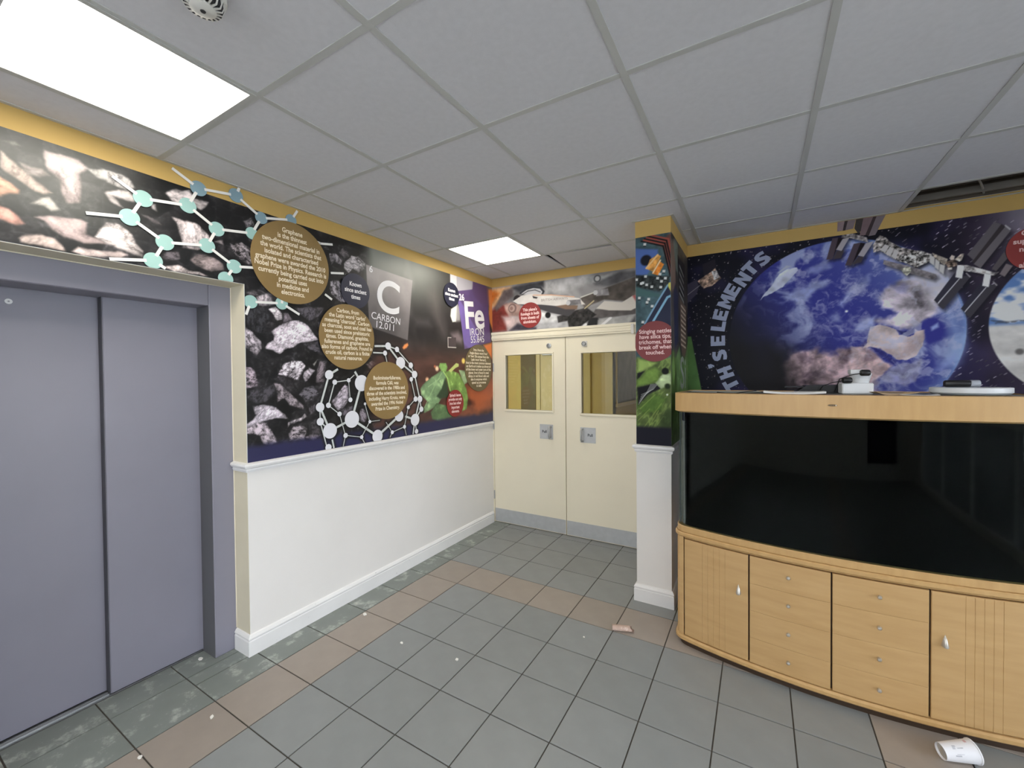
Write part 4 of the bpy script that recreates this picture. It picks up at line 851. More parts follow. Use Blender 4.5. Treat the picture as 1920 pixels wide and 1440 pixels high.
R.poly(c2((360,1000),(560,1040),(600,1200),(640,1440),(360,1440)),(24,22,24),.10,a=.9)
R.poly(c3((-40,790),(100,782),(200,832),(300,902),(400,962),(440,1002),(370,1060),(310,1120),(220,1180),(100,1260),(-40,1280)),(184,158,160),.012,.016,18,land(75,.9,(108,86,102)))
R.poly(c3((640,975),(760,908),(768,960),(740,1080),(690,1160),(600,1220),(480,1200),(340,1170),(300,1130),(420,1020),(540,960)),(134,134,172),.01,.012,20,land(77,.6,(90,96,150)))
R.poly(c3((170,640),(190,560),(300,528),(420,560),(490,592),(520,642),(620,672),(680,642),(692,580),(730,600),(800,590),(806,690),(760,790),(700,890),(610,932),(480,920),(400,860),(300,812),(200,782),(108,792),(150,740)),(208,190,190),.004,.007,34,land(79,.45,(164,142,150)))
R.poly(c3((200,790),(300,800),(420,900),(490,940),(460,980),(330,890)),(46,46,116),.008); R.poly(c3((485,590),(560,608),(660,598),(684,560),(672,630),(610,668),(540,640)),(40,42,104),.004)
R.poly(c3((700,570),(840,460),(940,455),(1040,560),(1000,700),(830,760),(806,690),(800,590)),(54,56,142),.012)
R.poly(c3((980,360),(1100,330),(1180,420),(1230,560),(1240,760),(1160,980),(1060,960),(1140,760),(1060,560),(1000,420)),(150,176,222),.04,.03,10,a=.6)
R.poly(c3((870,560),(950,510),(960,560),(880,600)),(150,166,220),.01); R.poly(c3((900,1050),(990,960),(1160,880),(1100,980),(980,1060)),(146,160,216),.03,.02,12,a=.75)
R.poly(c2((315,590),(370,510),(430,440),(490,350),(560,310),(640,298),(652,322),(590,390),(520,470),(430,520),(350,560)),(188,194,214),.004,.006,30,sh(81,.3,16)); R.poly(c2((470,345),(550,278),(595,285),(540,310),(490,345)),(176,184,204),.006)
for pts,a_ in ((((500,560),(640,500),(800,420),(940,400),(900,460),(780,540),(700,640),(620,600)),.75),(((1000,640),(1080,530),(1200,430),(1290,360),(1260,440),(1140,560),(1040,650)),.7),(((940,740),(1000,700),(1040,790),(960,790)),.6),(((690,200),(800,150),(810,190),(720,230)),.6),(((720,330),(900,220),(960,290),(760,370)),.55),(((1150,850),(1230,770),(1344,740),(1344,830),(1200,890)),.75),(((710,860),(760,800),(810,790),(740,850)),.5)):
    R.poly(c2(*pts),(170,180,216),.02,.02,22,lambda U,V,d,c: c*(.75+.5*fbm(U*20,V*20,5,4))[...,None],a=a_)
R.disc(R.uv(c2((1090,690))[0]),.008,(226,230,244),.005)
inn=np.hypot(U-EC[0],V-EC[1])<ER-.01; s_=((U-EC[0])*.8+(V-EC[1])*.6)/ER
for sd_,a_,hi in ((201,.55,.70),(205,.45,.74)):
    wx=U*9+3.2*fbm(U*7,V*7,sd_,4)-2*V; wy=V*11+3.2*fbm(U*8,V*8,sd_+1,4)+3*U; cl=fbm(wx,wy,sd_+2,6,.62)
    k=sst(.52,hi,cl)*a_*sst(-.55,.35,s_)*inn; R.C=R.C*(1-k[...,None])+np.array((196,198,222))*k[...,None]
# satellite, green tile
cs=crop(1280,380,3.79)
R.poly(cs((20,590),(100,545),(115,600),(100,650),(30,720)),(60,56,72),.004); R.poly(cs((140,440),(230,400),(240,470),(150,520)),(38,35,44),.004); R.poly(cs((105,560),(200,490),(230,465),(272,540),(210,590),(150,612)),(156,130,114),.004,.004,40,sh(83,.9,60)); R.stroke(cs((30,660),(120,590)),.002,(150,145,150))
R.poly(cs((205,490),(240,480),(262,530),(225,550)),(196,190,190),.003,tex=sh(84,.8,70))
R.poly([(1279,631),(1296,631),(1316,735),(1279,735)],(74,106,58),.004,tex=sh(85,.2,10))
# snow disc
def snow(U,V,d,c):
    z=V-1.838; n=fbm(U*7,V*12,91,4); sky=np.array((98,132,190))*(1-sst(.42,.6,n))[...,None]+np.array((226,228,232))*sst(.42,.6,n)[...,None]
    gnd=np.array((214,212,210))*(.8+.35*fbm(U*9,V*14,92,4))[...,None]; mt=sst(.02,.0,np.abs(z-.02+.02*(n-.5)*3)); k=sst(-.01,.02,z)
    o=gnd*(1-k[...,None])+sky*k[...,None]; mt=mt*sst(.42,.6,fbm(U*30,V*40,93,3)); return o*(1-.75*mt[...,None])+np.array((70,72,78))*.75*mt[...,None]
R.disc((1.67,1.838),.468,(220,220,220),.004,tex=snow); R.disc((1.33,1.68),.018,(70,66,66),.008,a=.7)
# space station: drawn shadow, then panels, trusses and modules
c4=crop(1540,400,8.727); c5=crop(1720,390,6.857)
ISS=[]
def st(pts,col,soft=.0025,tex=None,shd=True):
    ISS.append((pts,col,soft,tex,shd))
st(c4((265,120),(390,100),(350,285),(258,302)),(138,118,122)); st(c4((430,100),(570,80),(520,252),(385,282)),(128,112,116)); st(c4((690,60),(860,40),(725,355),(625,365),(640,300)),(116,94,98)); st(c4((900,30),(1060,10),(880,352),(768,374)),(118,106,112))
st(c4((385,100),(440,95),(390,282),(348,288)),(42,26,30),shd=False); st(c4((855,40),(910,30),(772,372),(720,352)),(42,22,26),shd=False); st(c4((620,80),(690,60),(640,300),(600,330),(540,250),(570,80)),(44,34,30),shd=False)
st(c4((350,300),(560,345),(740,395),(765,475),(640,445),(450,402),(330,405)),(136,130,130),tex=sh(3,.9,70)); st(c4((250,300),(600,300),(600,330),(350,310)),(34,24,28))
st(c4((180,410),(280,400),(195,720),(175,755),(82,758)),(78,66,76)); st(c4((275,400),(350,410),(245,600),(195,720)),(30,22,26)); st(c4((250,622),(372,600),(322,732),(193,752)),(70,62,68)); st(c4((350,420),(462,393),(330,617),(242,595)),(170,164,170))
st(c4((530,500),(640,480),(510,820),(485,855),(388,855)),(78,66,76)); st(c4((640,480),(720,490),(600,690),(510,820)),(30,22,26)); st(c4((600,712),(702,700),(652,802),(503,842)),(70,62,68)); st(c4((728,490),(862,453),(692,712),(598,690)),(170,164,170))
st(c4((1020,765),(1400,855),(1872,998),(1892,1040),(1832,1088),(1450,985),(1008,832)),(126,120,124),tex=sh(9,.5,40)); st(c4((840,520),(900,420),(960,355),(1050,395),(1110,460),(1300,555),(1500,600),(1785,675),(1760,765),(1640,835),(1560,905),(1400,825),(1240,775),(950,612),(850,645)),(124,118,116),tex=sh(11,1.5,75))
for q in (((1040,508),(1112,540),(1042,642),(958,600)),((1120,550),(1187,575),(1132,692),(1048,660)),((1200,588),(1262,615),(1222,742),(1143,710))): st(c4(*q),(202,198,198),shd=False)
st(c4((1300,920),(1380,878),(1452,880),(1472,950),(1400,1022),(1350,990)),(176,174,160),tex=sh(13,.6,60)); st(c4((1290,680),(1600,640),(1700,700),(1640,800),(1400,820),(1260,760)),(176,172,170),tex=sh(15,1.7,85),shd=False)
st(c5((-10,545),(60,555),(190,600),(160,690),(-10,760)),(150,146,144),tex=sh(16,1.6,85))
for q in (((158,608),(222,630),(216,745),(158,702)),((228,650),(284,690),(276,802),(222,762)),((288,720),(352,742),(336,855),(282,812))): st(c5(*q),(206,204,204))
st(c5((190,578),(390,658),(350,742),(215,640)),(156,146,136),tex=sh(17,.8,60)); st(c5((350,700),(480,655),(515,740),(400,775)),(112,96,86),tex=sh(19,1.2,80)); st(c5((415,640),(440,605),(478,620),(470,665),(425,670)),(214,202,192)); st(c5((480,660),(560,590),(600,590),(570,670),(540,690)),(170,160,150),tex=sh(21,1.,80)); st(c5((385,770),(440,765),(445,790),(390,795)),(226,220,214))
st(c5((985,180),(1080,210),(740,690),(640,600)),(100,95,101)); st(c5((1130,235),(1200,290),(810,775),(722,720)),(112,106,112)); st(c5((1078,208),(1132,236),(730,715),(705,690)),(58,52,56),shd=False); st(c5((1130,215),(1205,270),(1185,285),(1120,230)),(190,188,192),shd=False)
st(c5((1115,560),(1165,640),(1010,815),(955,780)),(92,86,90)); st(c5((1140,715),(1225,745),(1120,885),(1055,850)),(128,118,122))
st(c5((510,735),(640,735),(860,795),(985,830),(1045,825),(985,872),(860,852),(700,822),(600,812)),(212,206,206),tex=sh(23,.8,60))
for dx,dy in ((0,0),(345,110)):
    z=lambda *ps: c5(*[(x+dx*1.0,y+dy) for x,y in ps])
    st(z((478,835),(545,890),(262,1235),(212,1185)),(52,50,64)); st(z((560,880),(680,865),(668,905),(330,1305),(262,1250)),(66,63,72)); st(z((535,905),(545,910),(268,1232),(258,1222)),(206,206,212),shd=False); st(z((515,735),(602,748),(572,908),(488,890)),(230,230,236),shd=False); st(z((620,840),(630,832),(685,885),(672,892)),(176,172,176),shd=False)
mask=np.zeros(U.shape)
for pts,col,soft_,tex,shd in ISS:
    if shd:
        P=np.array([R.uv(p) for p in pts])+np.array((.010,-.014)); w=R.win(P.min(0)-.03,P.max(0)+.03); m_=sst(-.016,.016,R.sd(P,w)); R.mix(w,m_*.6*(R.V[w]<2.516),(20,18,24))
for pts,col,soft_,tex,shd in ISS:
    R.poly(pts,col,soft_,tex=tex); P=np.array([R.uv(p) for p in pts]); w=R.win(P.min(0)-.01,P.max(0)+.01); mask[w]=np.maximum(mask[w],R.sd(P,w)>-.001)
R.keep &= (V<MUR1)
space = R.build('wall_mural',VINYL,None,1.15,label='printed mural of the Earth from space with a space station, behind the aquarium',cat='mural')
for k_,(pts,col,_,_,_) in enumerate(ISS[:7]):      # the array that is cut out and carried up over the painted band
    P=[tuple(R.uv(p)) for p in pts]; Q=[]
    for (u0_,v0_),(u1_,v1_) in zip(P,P[1:]+P[:1]):
        zm=HC-.002
        if v0_<=zm: Q.append((u0_,v0_))
        if (v0_-zm)*(v1_-zm)<0: t_=(zm-v0_)/(v1_-v0_); Q.append((u0_+t_*(u1_-u0_),zm))
    if len(Q)>2: MB().prism([(u,YR-.0026,v) for u,v in Q],(0,-.0007-.0002*(k_>3),0)).build('solar_panel_print',mat('array_ink_%d'%k_,col,.5,var=.08,scale=30),space)
LT=mat('steel_blue_lettering',(150,158,186),.5,var=.02)
# heavy slab capitals, drawn on a 6 x 7 grid
GLY={'T':[[(0,7),(6,7),(6,5),(4.1,5),(4.1,0),(1.9,0),(1.9,5),(0,5)]],'H':[[(0,0),(2.2,0),(2.2,2.6),(3.8,2.6),(3.8,0),(6,0),(6,7),(3.8,7),(3.8,4.5),(2.2,4.5),(2.2,7),(0,7)]],"'":[[(2,7),(4.2,7),(4.2,5.4),(3,4),(2,4.3),(2.9,5.1),(2,5.1)]],
 'E':[[(0,0),(5.4,0),(5.4,1.7),(2.2,1.7),(2.2,2.75),(4.9,2.75),(4.9,4.3),(2.2,4.3),(2.2,5.3),(5.4,5.3),(5.4,7),(0,7)]],'L':[[(0,0),(5.2,0),(5.2,1.8),(2.2,1.8),(2.2,7),(0,7)]],
 'M':[[(-.4,0),(1.6,0),(1.7,3.9),(3,1.2),(4.3,3.9),(4.4,0),(6.4,0),(6.2,7),(4.3,7),(3,4.3),(1.7,7),(-.2,7)]],'N':[[(0,0),(2,0),(2,3.7),(4,0),(6,0),(6,7),(4,7),(4,3.3),(2,7),(0,7)]],
 'S':[[(.2,.5),(1.6,0),(4,0),(5.4,.6),(5.9,2),(5.3,3.5),(3.6,4.3),(2.5,4.8),(2.6,5.2),(3.3,5.4),(5.2,5),(5.5,6.6),(3.8,7),(2,7),(.6,6.3),(.1,5),(.6,3.6),(2.2,2.8),(3.4,2.3),(3.5,1.9),(2.8,1.6),(.4,2.1)]]}
for ch,q in zip("TH'SELEMENTS",((345,1296),(305,1208),(243,1152),(262,1085),(250,978),(254,872),(270,795),(308,703),(355,618),(425,545),(480,470),(565,398))):
    c=R.uv(cs(q)[0]); a=math.atan2(c[1]-EC[1],c[0]-EC[0])-math.pi/2; k=.0145
    ex,ey=Vector((math.cos(a),0,math.sin(a))),Vector((-math.sin(a),0,math.cos(a))); o_=Vector((c[0],YR-.0025,c[1]))
    if ch=="'": o_=o_+ey*.012
    m_=MB()
    for g_ in GLY[ch]: m_.prism([o_+ex*(x-3)*k+ey*(y-3.5)*k for x,y in g_],(0,-.0008,0))
    m_.build('mural_lettering',LT,space)
c=(1.40,2.281); d=roundplate('roundel',c,.131,REDL,space,off=.004,th=.0025,n=64,ax='y',val=YR)
for k,t_ in enumerate(('C','sup','ne','','alu')):
    if t_: letters('roundel_lettering',t_,.040,PINK,d,((1.330,1.298,1.322,0,1.322)[k],YR-.0067,2.375-.047*k),(1,0,0),UZ,bold=.0013,align='LEFT')
# ================================================================== AQUARIUM ON ITS CABINET
BEECH=mat('beech_laminate',(190,153,102),.42,var=.04,scale=5,stretch=(1,1,7),c2=(196,160,110)); BEECH_H=mat('beech_laminate_rail',(190,152,99),.42,var=.04,scale=5,stretch=(7,7,1),c2=(196,159,106))
GAPC=mat('cabinet_inside_brown',(58,40,24),.7,var=.1); BLACKF=mat('black_backing_film',(3,3,4),.6,var=.2,spec=.0); LIDG=mat('grey_lid',(96,100,96),.5,var=.08); NICK=mat('satin_nickel',(196,190,180),.28,metal=.6,var=.05)
TG=glass('aquarium_glass',(.80,.86,.84),.32)
HW=.725
def yf(x): return -.300+.2*x*x
def outline(ins=0.,r=.055,back=.30,n=28):
    h=HW-ins; y=lambda x: yf(x)+ins; P=[(-h,back-ins)]
    a0=(-h,y(-h)+r*1.15); a1=(-h,y(-h)); a2=(-h+r,y(-h+r))
    for k in range(9):
        t=k/8; P.append(tuple((1-t)**2*a0[i]+2*t*(1-t)*a1[i]+t*t*a2[i] for i in (0,1)))
    for k in range(1,n): x=-h+r+(2*h-2*r)*k/n; P.append((x,y(x)))
    for k in range(9):
        t=k/8; q=tuple((1-t)**2*a2[i]+2*t*(1-t)*a1[i]+t*t*a0[i] for i in (0,1)); P.append((-q[0],q[1]))
    P.append((h,back-ins)); return P
def slab(name,ins,z0,z1,m,parent,c=.004):
    o0,o1=outline(ins+c),outline(ins); n=len(o0); rings=[(o0,z0),(o1,z0+c),(o1,z1-c),(o0,z1)]
    v=[(x,y,z) for o,z in rings for x,y in o]; f=[tuple(range(n-1,-1,-1)),tuple(range(3*n,4*n))]
    f+=[(k*n+i,k*n+(i+1)%n,(k+1)*n+(i+1)%n,(k+1)*n+i) for k in range(3) for i in range(n)]
    return MB().add(v,f).build(name,m,parent,local=True,smooth=30)
def curved(name,x0,x1,z0,z1,m,parent,ins=.013,th=.018,grooves=(),c=.0025):
    xs=sorted(set([x0,x0+c,x1-c,x1]+[x0+(x1-x0)*k/8 for k in range(1,8)]+[g+d for g in grooves for d in (-.0016,0,.0016)]))
    xs=[x for x in xs if not any(abs(x-g)<.0015 and x!=g for g in grooves)]
    dep=lambda x: .0014 if x in grooves else (c if x in (x0,x1) else 0)
    n=len(xs); v=[]
    for x in xs: v.append((x,yf(x)+ins+max(dep(x),c),z0))
    for x in xs: v.append((x,yf(x)+ins+dep(x),z0+c))
    for x in xs: v.append((x,yf(x)+ins+dep(x),z1-c))
    for x in xs: v.append((x,yf(x)+ins+max(dep(x),c),z1))
    for x in xs: v.append((x,yf(x)+ins+th,z1))
    for x in xs: v.append((x,yf(x)+ins+th,z0))
    f=[(r*n+i,r*n+i+1,((r+1)%6)*n+i+1,((r+1)%6)*n+i) for r in range(6) for i in range(n-1)]
    f+=[tuple(r*n for r in range(6))[::-1],tuple(r*n+n-1 for r in range(6))]
    return MB().add(v,f).build(name,m,parent,local=True,smooth=20)
CAB=(.3055,2.727,0); RZ=math.radians(-2.0)
cab=thing('aquarium_cabinet','curved beech cabinet with doors and drawers under the aquarium','cabinet',CAB,RZ)
foot=outline(.022); MB().prism([(x,y,0) for x,y in foot],(0,0,.032)).build('dark_base_block',GAPC,cab,local=True)  # dark block filling the gap between plinth and floor
slab('plinth_board',0,.030,.060,BEECH_H,cab,.008)
MB().prism([(x,y,.058) for x,y in outline(.032)],(0,0,.575)).build('carcass',GAPC,cab,local=True)
slab('top_board',0,.632,.657,BEECH_H,cab,.006)
for s in (-1,1):
    a,b=sorted((s*.672,s*.700)); curved('side_post',a,b,.058,.634,BEECH,cab,.013,.04)
    xx=s*(HW-.016); MB().box((min(xx,xx-s*.03),-.17,.058),(max(xx,xx-s*.03),.28,.634)).build('side_panel',BEECH,cab,local=True)
curved('top_rail',-.667,.667,.621,.634,BEECH_H,cab,.020,.012)
def fin(parent,x,z):
    y0=yf(x)+.013; m=MB(); n=8; top=(x,y0-.003,z+.030); v=[top]
    for zz,r,pr in ((z-.016,.0125,.024),(z-.021,.012,.023)):
        for k in range(n+1):
            a=math.pi*k/n; v.append((x-r*math.cos(a),y0-pr*math.sin(a),zz))
    f=[(0,1+k+1,1+k) for k in range(n)]+[(1+k,2+k,n+3+k,n+2+k) for k in range(n)]+[tuple(range(n+2,2*n+3)),(0,1,n+2,2*n+2,n+1)]
    m.add(v,f).build('handle',NICK,parent,local=True,smooth=40)
gl=(-.569,-.540,-.511,-.482,-.453)
d=curved('door',-.667,-.344,.063,.618,BEECH,cab,grooves=gl); fin(d,-.389,.425)
d=curved('door',.345,.667,.063,.618,BEECH,cab,grooves=tuple(-g for g in gl[::-1])); fin(d,.389,.410)
for x0,x1 in ((-.337,-.0035),(.0035,.338)):
    for z0,z1,zk in ((.4768,.618,.556),(.3356,.4762,.417),(.1942,.3350,.275),(.063,.1936,.134)):
        w=curved('drawer',x0,x1,z0,z1,BEECH,cab,c=.0012); xk=(x0+x1)/2
        MB().lathe([(.004,-.002),(.004,.008),(.0085,.012),(.0088,.017),(.006,.021),(0,.022)],(xk,yf(xk)+.013,zk),(0,-1,0),16).build('knob',NICK,w,local=True,smooth=True)
tank=thing('aquarium','large bow-front aquarium with black glass and beech hood','aquarium',(CAB[0],CAB[1],.657),RZ)
b=.657
slab('base_frame',.010,0,.036,BEECH_H,tank,.003)
o1,o2=outline(.016),outline(.026); n=len(o1)
v=[(x,y,z) for o,z in ((o1,.036),(o1,.702),(o2,.702),(o2,.036)) for x,y in o]
MB().add(v,[(k*n+i,k*n+(i+1)%n,((k+1)%4)*n+(i+1)%n,((k+1)%4)*n+i) for k in range(4) for i in range(n)]).build('glass_shell',TG,tank,local=True,smooth=30)
MB().prism([(x,y,.037) for x,y in outline(.034)],(0,0,.662)).build('black_backing',BLACKF,tank,local=True,smooth=30)
for s in (-1,1): MB().tube([(s*(HW-.028),yf(HW)+.06,.037),(s*(HW-.028),yf(HW)+.06,.70)],.005,8).build('corner_seal',mat('grey_silicone',(84,92,98),.4),tank,local=True)
o1,o2=outline(0),outline(.018); v=[(x,y,z) for o,z in ((o1,.698),(o1,.800),(o2,.803),(o2,.690)) for x,y in o]
hood=MB().add(v,[(k*n+i,k*n+(i+1)%n,((k+1)%4)*n+(i+1)%n,((k+1)%4)*n+i) for k in range(4) for i in range(n)]).build('hood',BEECH_H,tank,local=True,smooth=30)
lidz=.800
MB().prism([(x,y,.792) for x,y in outline(.019)],(0,0,.006)).build('lid',LIDG,tank,local=True)
e=MB(); e.prism([(.0185*math.cos(2*math.pi*k/24)*(1 if True else 0),yf(0)-.0004,.754+.0055*math.sin(2*math.pi*k/24)) for k in range(24)],(0,-.0015,0)); e=e.build('badge',mat('bronze_badge',(120,96,60),.35,metal=.6),tank,local=True)
for k in range(5): MB().box((-.013+.0062*k,yf(0)-.0026,.7515),(-.0095+.0062*k,yf(0)-.0018,.7565)).build('badge_mark',NICK if k==4 else BLK,e,local=True)
LZ=b+.798   # top of the lid, world height
# ---- things lying on the hood
PAPER=mat('white_paper',(232,230,226),.7,var=.02); PAPER2=mat('grey_paper',(168,172,168),.7,var=.05); CREAMP=mat('cream_packing_paper',(216,188,150),.75,var=.08,scale=14)
def X(px,y): return hit(px,735,'y',y).x
def sheet(name,cx,cy,w,d,rz,m,lab,cat,z=LZ+.001,th=.0012,curl=.006,group=None,seed=1):
    nx,ny=14,6; v=[]; rng=random.Random(seed); ph=rng.uniform(0,6)
    for t in (0,1):
        for j in range(ny+1):
            for i in range(nx+1):
                x=(i/nx-.5)*w; y=(j/ny-.5)*d; zz=curl*(abs(2*i/nx-1)**3)+curl*.25*(1+math.sin(7*i/nx+ph+2*j/ny))
                v.append((x,y,zz+t*th))
    f=[]; k=(nx+1)*(ny+1); q=lambda i,j,t: t*k+j*(nx+1)+i
    for j in range(ny):
        for i in range(nx): f+=[(q(i,j,0),q(i,j+1,0),q(i+1,j+1,0),q(i+1,j,0)),(q(i,j,1),q(i+1,j,1),q(i+1,j+1,1),q(i,j+1,1))]
    for i in range(nx): f+=[(q(i,0,0),q(i+1,0,0),q(i+1,0,1),q(i,0,1)),(q(i,ny,0),q(i,ny,1),q(i+1,ny,1),q(i+1,ny,0))]
    for j in range(ny): f+=[(q(0,j,0),q(0,j,1),q(0,j+1,1),q(0,j+1,0)),(q(nx,j,0),q(nx,j+1,0),q(nx,j+1,1),q(nx,j,1))]
    o=MB().add(v,f).build(name,m,None,smooth=True); o.location=(cx,cy,z); o.rotation_euler=(0,0,rz); return tag(o,lab,cat,group)
sheet('paper_sheet',(X(1285,2.78)+X(1440,2.72))/2,2.80,.36,.24,.05,PAPER2,'flat grey sheet of paper at the left end of the aquarium hood','paper',curl=.003)
sheet('booklet',(X(1430,2.57)+X(1554,2.57))/2-.004,2.60,.262,.15,-.03,PAPER,'thick white folded paper beside the black tray on the hood','paper',th=.009,curl=.005,seed=4)
sheet('packing_paper',(X(1640,2.58)+X(1712,2.58))/2,2.60,.15,.12,.1,CREAMP,'crumpled cream paper between the white pump and the round lid','paper',th=.0015,curl=.012,seed=9)
sheet('paper_sheet',(X(1690,2.60)+X(1745,2.60))/2,2.56,.13,.09,-.15,PAPER,'loose white sheet in front of the round lid','paper',curl=.004,seed=6)
# black shallow tray
x0,x1=X(1490,2.86),X(1586,2.86); t=thing('plastic_tray','flat black plastic tray behind the white folded paper','tray',((x0+x1)/2,2.86,LZ))
c=(x0+x1)/2; w=(x1-x0)/2
MB().add([(c-w,2.80,LZ+.001),(c+w,2.80,LZ+.001),(c+w,2.97,LZ+.001),(c-w,2.97,LZ+.001),(c-w+.05,2.797,LZ+.040),(c+w-.01,2.797,LZ+.044),(c+w-.01,2.973,LZ+.044),(c-w+.05,2.973,LZ+.040)],[(0,3,2,1),(4,5,6,7),(0,1,5,4),(1,2,6,5),(2,3,7,6),(3,0,4,7)]).build('body',BLK,t)
MB().bbox((c-w-.05,2.83,LZ+.028),(c-w+.06,2.88,LZ+.036),.002).build('tab',BLK,t)
# white two-tier device with black knobs and leads
xa,xb=X(1577,2.66),X(1636,2.66); xc=(xa+xb)/2; t=thing('pump_unit','stacked white plastic pump with two black knobs and thin leads','device',(xc,2.68,LZ))
WP=mat('glossy_white_plastic',(226,228,230),.3,var=.02)
z0=LZ+.001
h=lambda py: hit(1610,py,'y',2.64).z
MB().bbox((xa,2.63,z0),(xb,2.755,h(718)),.005).build('base',WP,t)
xm=X(1614,2.68); r=(X(1634,2.68)-X(1592,2.68))/2
MB().lathe([(r*.72,h(719)-.002),(r*.78,h(716)),(r*.98,h(704)),(r*1.02,h(703)),(r*1.02,h(700)),(0,h(700))],(xm,2.69,0),n=28).build('cup',WP,t,smooth=40)
MB().bbox((X(1592,2.68),2.64,h(701)),(X(1618,2.68),2.72,h(693)),.003).build('cap',WP,t)
for px,py in ((1622,699),(1588,713)):
    y=2.625; x=X(px,y); zc=hit(px,py,'y',y).z; MB().lathe([(.0,-.018),(.013,-.018),(.0155,-.014),(.0155,.014),(.013,.018),(0,.018)],(x,y,zc),(1,.25,0),16).build('knob',BLK,t,smooth=40)
    MB().tube([(x-.016,y,zc-.002),(x-.06,y-.005,zc-.012),(x-.085,y+.10,max(zc-.03,LZ+.010)),(x-.10,y+.15,LZ+.008)],.0022,6).build('lead',BLK,t,smooth=True)
# white round tray and what lies on it
xc=(X(1743,2.70)+X(1898,2.70))/2; r=(X(1898,2.70)-X(1743,2.70))/2*.99
t=thing('round_lid','shallow round white plastic lid at the right of the hood','tray',(xc,2.70,LZ+.001))
MB().lathe([(0,0),(r*.80,0),(r*.93,.004),(r,.012),(r,.032),(r-.002,.034),(0,.034)],(xc,2.70,LZ+.001),n=56).build('shell',WP,t,smooth=40)
zt=LZ+.0355
t=thing('black_cylinder','short black cylinder lying on the round white lid','filter part',(X(1790,2.72),2.72,zt)); y=2.73
MB().lathe([(0,0),(.013,0),(.016,.004),(.016,.085),(.013,.09),(0,.09)],(X(1770,y),y,zt+.0165),(1,.03,0),18).build('barrel',BLK,t,smooth=40)
o=MB().lathe([(.014,0),(.0165,.002),(.0165,.030),(.0145,.034),(.0125,.030),(.0125,.002)],(X(1818,y),y+.004,zt+.0165),(1,.03,0),18).build('clear_cap',clear_disc('clear_plastic',(200,206,214),.45),None,smooth=40)
tag(o,'clear plastic cap next to the black cylinder on the round lid','cap')
# thin black lead on the left
tag(MB().tube([(X(1345,2.62),2.60,LZ+.006),(X(1360,2.58),2.575,LZ+.003),(X(1380,2.57),2.57,LZ+.003),(X(1400,2.62),2.62,LZ+.010),(X(1418,2.70),2.69,LZ+.014)],.0026,6).build('cable',BLK,None,smooth=True),'thin black cable looping at the left end of the hood','cable')

# ================================================================== LITTER ON THE FLOOR
def frame(p,q):
    a=(Vector(q)-Vector(p)); return a.normalized(),a.length
CUPW=mat('white_paper_cup',(232,232,236),.5,var=.02); CUPI=mat('cup_inside_cream',(226,214,190),.6,var=.05)
pb=hit(1764,1408,'z',.032); pm=hit(1829,1409,'z',.043)
t=thing('paper_cup','white paper cup lying on its side by the cabinet foot','cup',(pb.x,pb.y,0)); a,l=frame((pb.x,pb.y,.031),(pm.x,pm.y,.0435)); l=min(max(l,.095),.115)
rb,rm=.029,.0405
MB().lathe([(rb-.0015,.008),(rb-.0015,0),(rb,0),(rm,l-.003),(rm+.0025,l-.002),(rm+.0025,l+.002),(rm-.001,l+.002),(rm-.0022,l-.003),(rb-.0022,.010)],(pb.x,pb.y,.031),a,40).build('cup_wall',CUPW,t,smooth=50)
MB().lathe([(0,.008),(rb-.002,.008),(rb-.002,.0095),(0,.0095)],(pb.x,pb.y,.031),a,32).build('cup_base',CUPI,t)
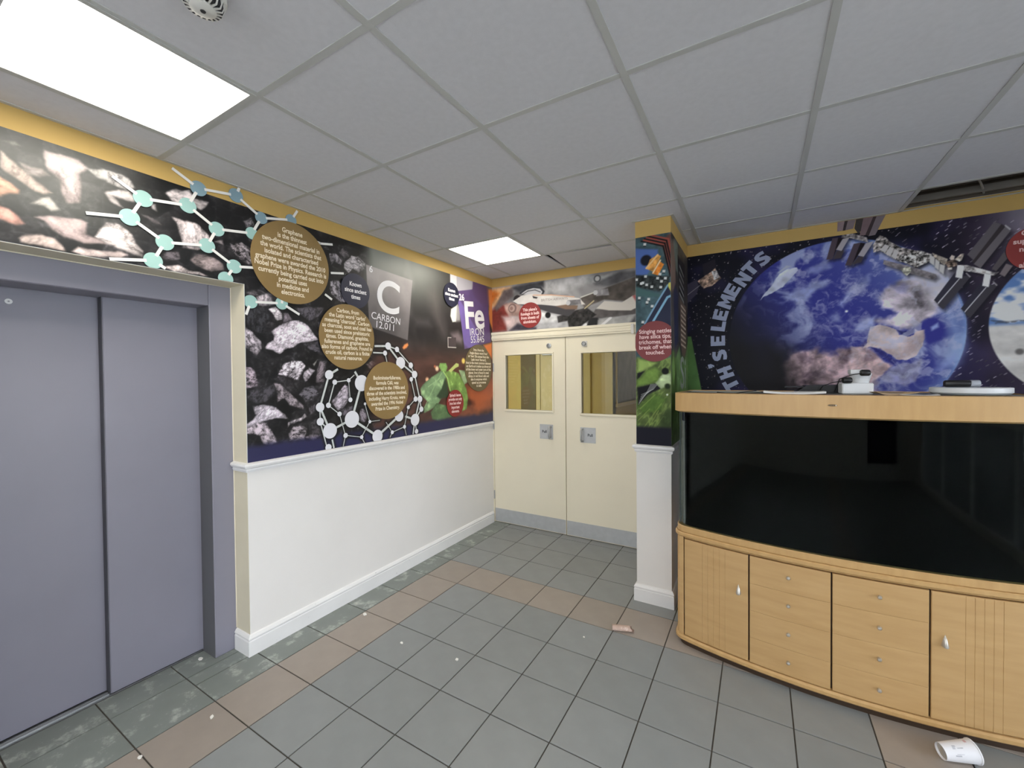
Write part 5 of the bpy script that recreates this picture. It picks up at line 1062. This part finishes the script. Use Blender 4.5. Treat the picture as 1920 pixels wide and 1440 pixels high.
# faint print on the cup: small marks wrapped on the cone
e1=a.cross(Vector((0,0,1))).normalized(); e2=e1.cross(a)
def oncone(s,th): r_=rb+(rm-rb)*s/l+.0006; return Vector((pb.x,pb.y,.031))+a*s+(e1*math.cos(th)+e2*math.sin(th))*r_
def patch(s0,s1,t0,t1,m):
    n=6; v=[oncone(s,t0+(t1-t0)*k/n) for s in (s0,s1) for k in range(n+1)]; MB().add(v,[(k,k+1,n+2+k,n+1+k) for k in range(n)]).build('printed_mark',m,t)
GM=mat('grey_cup_ink',(196,197,204),.6,var=.2,scale=60); RM=mat('red_cup_ink',(214,176,180),.6,var=.1)
for s0,s1,t0,t1,m in ((.030,.040,.9,1.1,GM),(.032,.044,1.12,1.3,GM),(.046,.066,.95,1.05,GM),(.030,.050,.2,.34,GM),(.036,.060,.40,.46,GM),(.085,.094,1.5,1.8,RM)): patch(s0,s1,t0,t1,m)
CARD=mat('torn_cardboard',(186,160,146),.8,var=.08,scale=40,dirt=((228,216,208),60,.55,.68)); CARDI=mat('cardboard_inside',(136,112,98),.85,var=.1)
p0=hit(1148,1176,'z',.016); p1=hit(1189,1180,'z',.016); t=thing('cardboard_tube','torn pinkish cardboard roll lying on the buff tiles','litter',(p0.x,p0.y,0)); a,l=frame((p0.x,p0.y,.0175),(p1.x,p1.y,.0175))
e1=a.cross(Vector((0,0,1))).normalized(); e2=Vector((0,0,1)); n=24; R1=.0185; v=[]
for rr_ in (R1,R1-.0014):
    for j in range(7):
        for k in range(n):
            th=2*math.pi*k/n; s=l*j/6
            if j==6: s=l*(.78+.22*(.5-.5*math.sin(th)))+.004*math.sin(5*th)
            v.append(Vector((p0.x,p0.y,.0165))+a*s+e1*math.cos(th)*rr_*1.08+e2*math.sin(th)*rr_*.88)
q=lambda w,j,k: w*7*n+j*n+k%n
f=[(q(0,j,k),q(0,j,k+1),q(0,j+1,k+1),q(0,j+1,k)) for j in range(6) for k in range(n)]+[(q(1,j,k),q(1,j+1,k),q(1,j+1,k+1),q(1,j,k+1)) for j in range(6) for k in range(n)]+[(q(0,0,k),q(1,0,k),q(1,0,k+1),q(0,0,k+1)) for k in range(n)]+[(q(0,6,k),q(0,6,k+1),q(1,6,k+1),q(1,6,k)) for k in range(n)]
m=MB(); m.add(v,f); m.m=[1 if 6*n<=i<12*n else 0 for i in range(len(f))]
m.build('tube_wall',[CARD,CARDI],t,smooth=50)
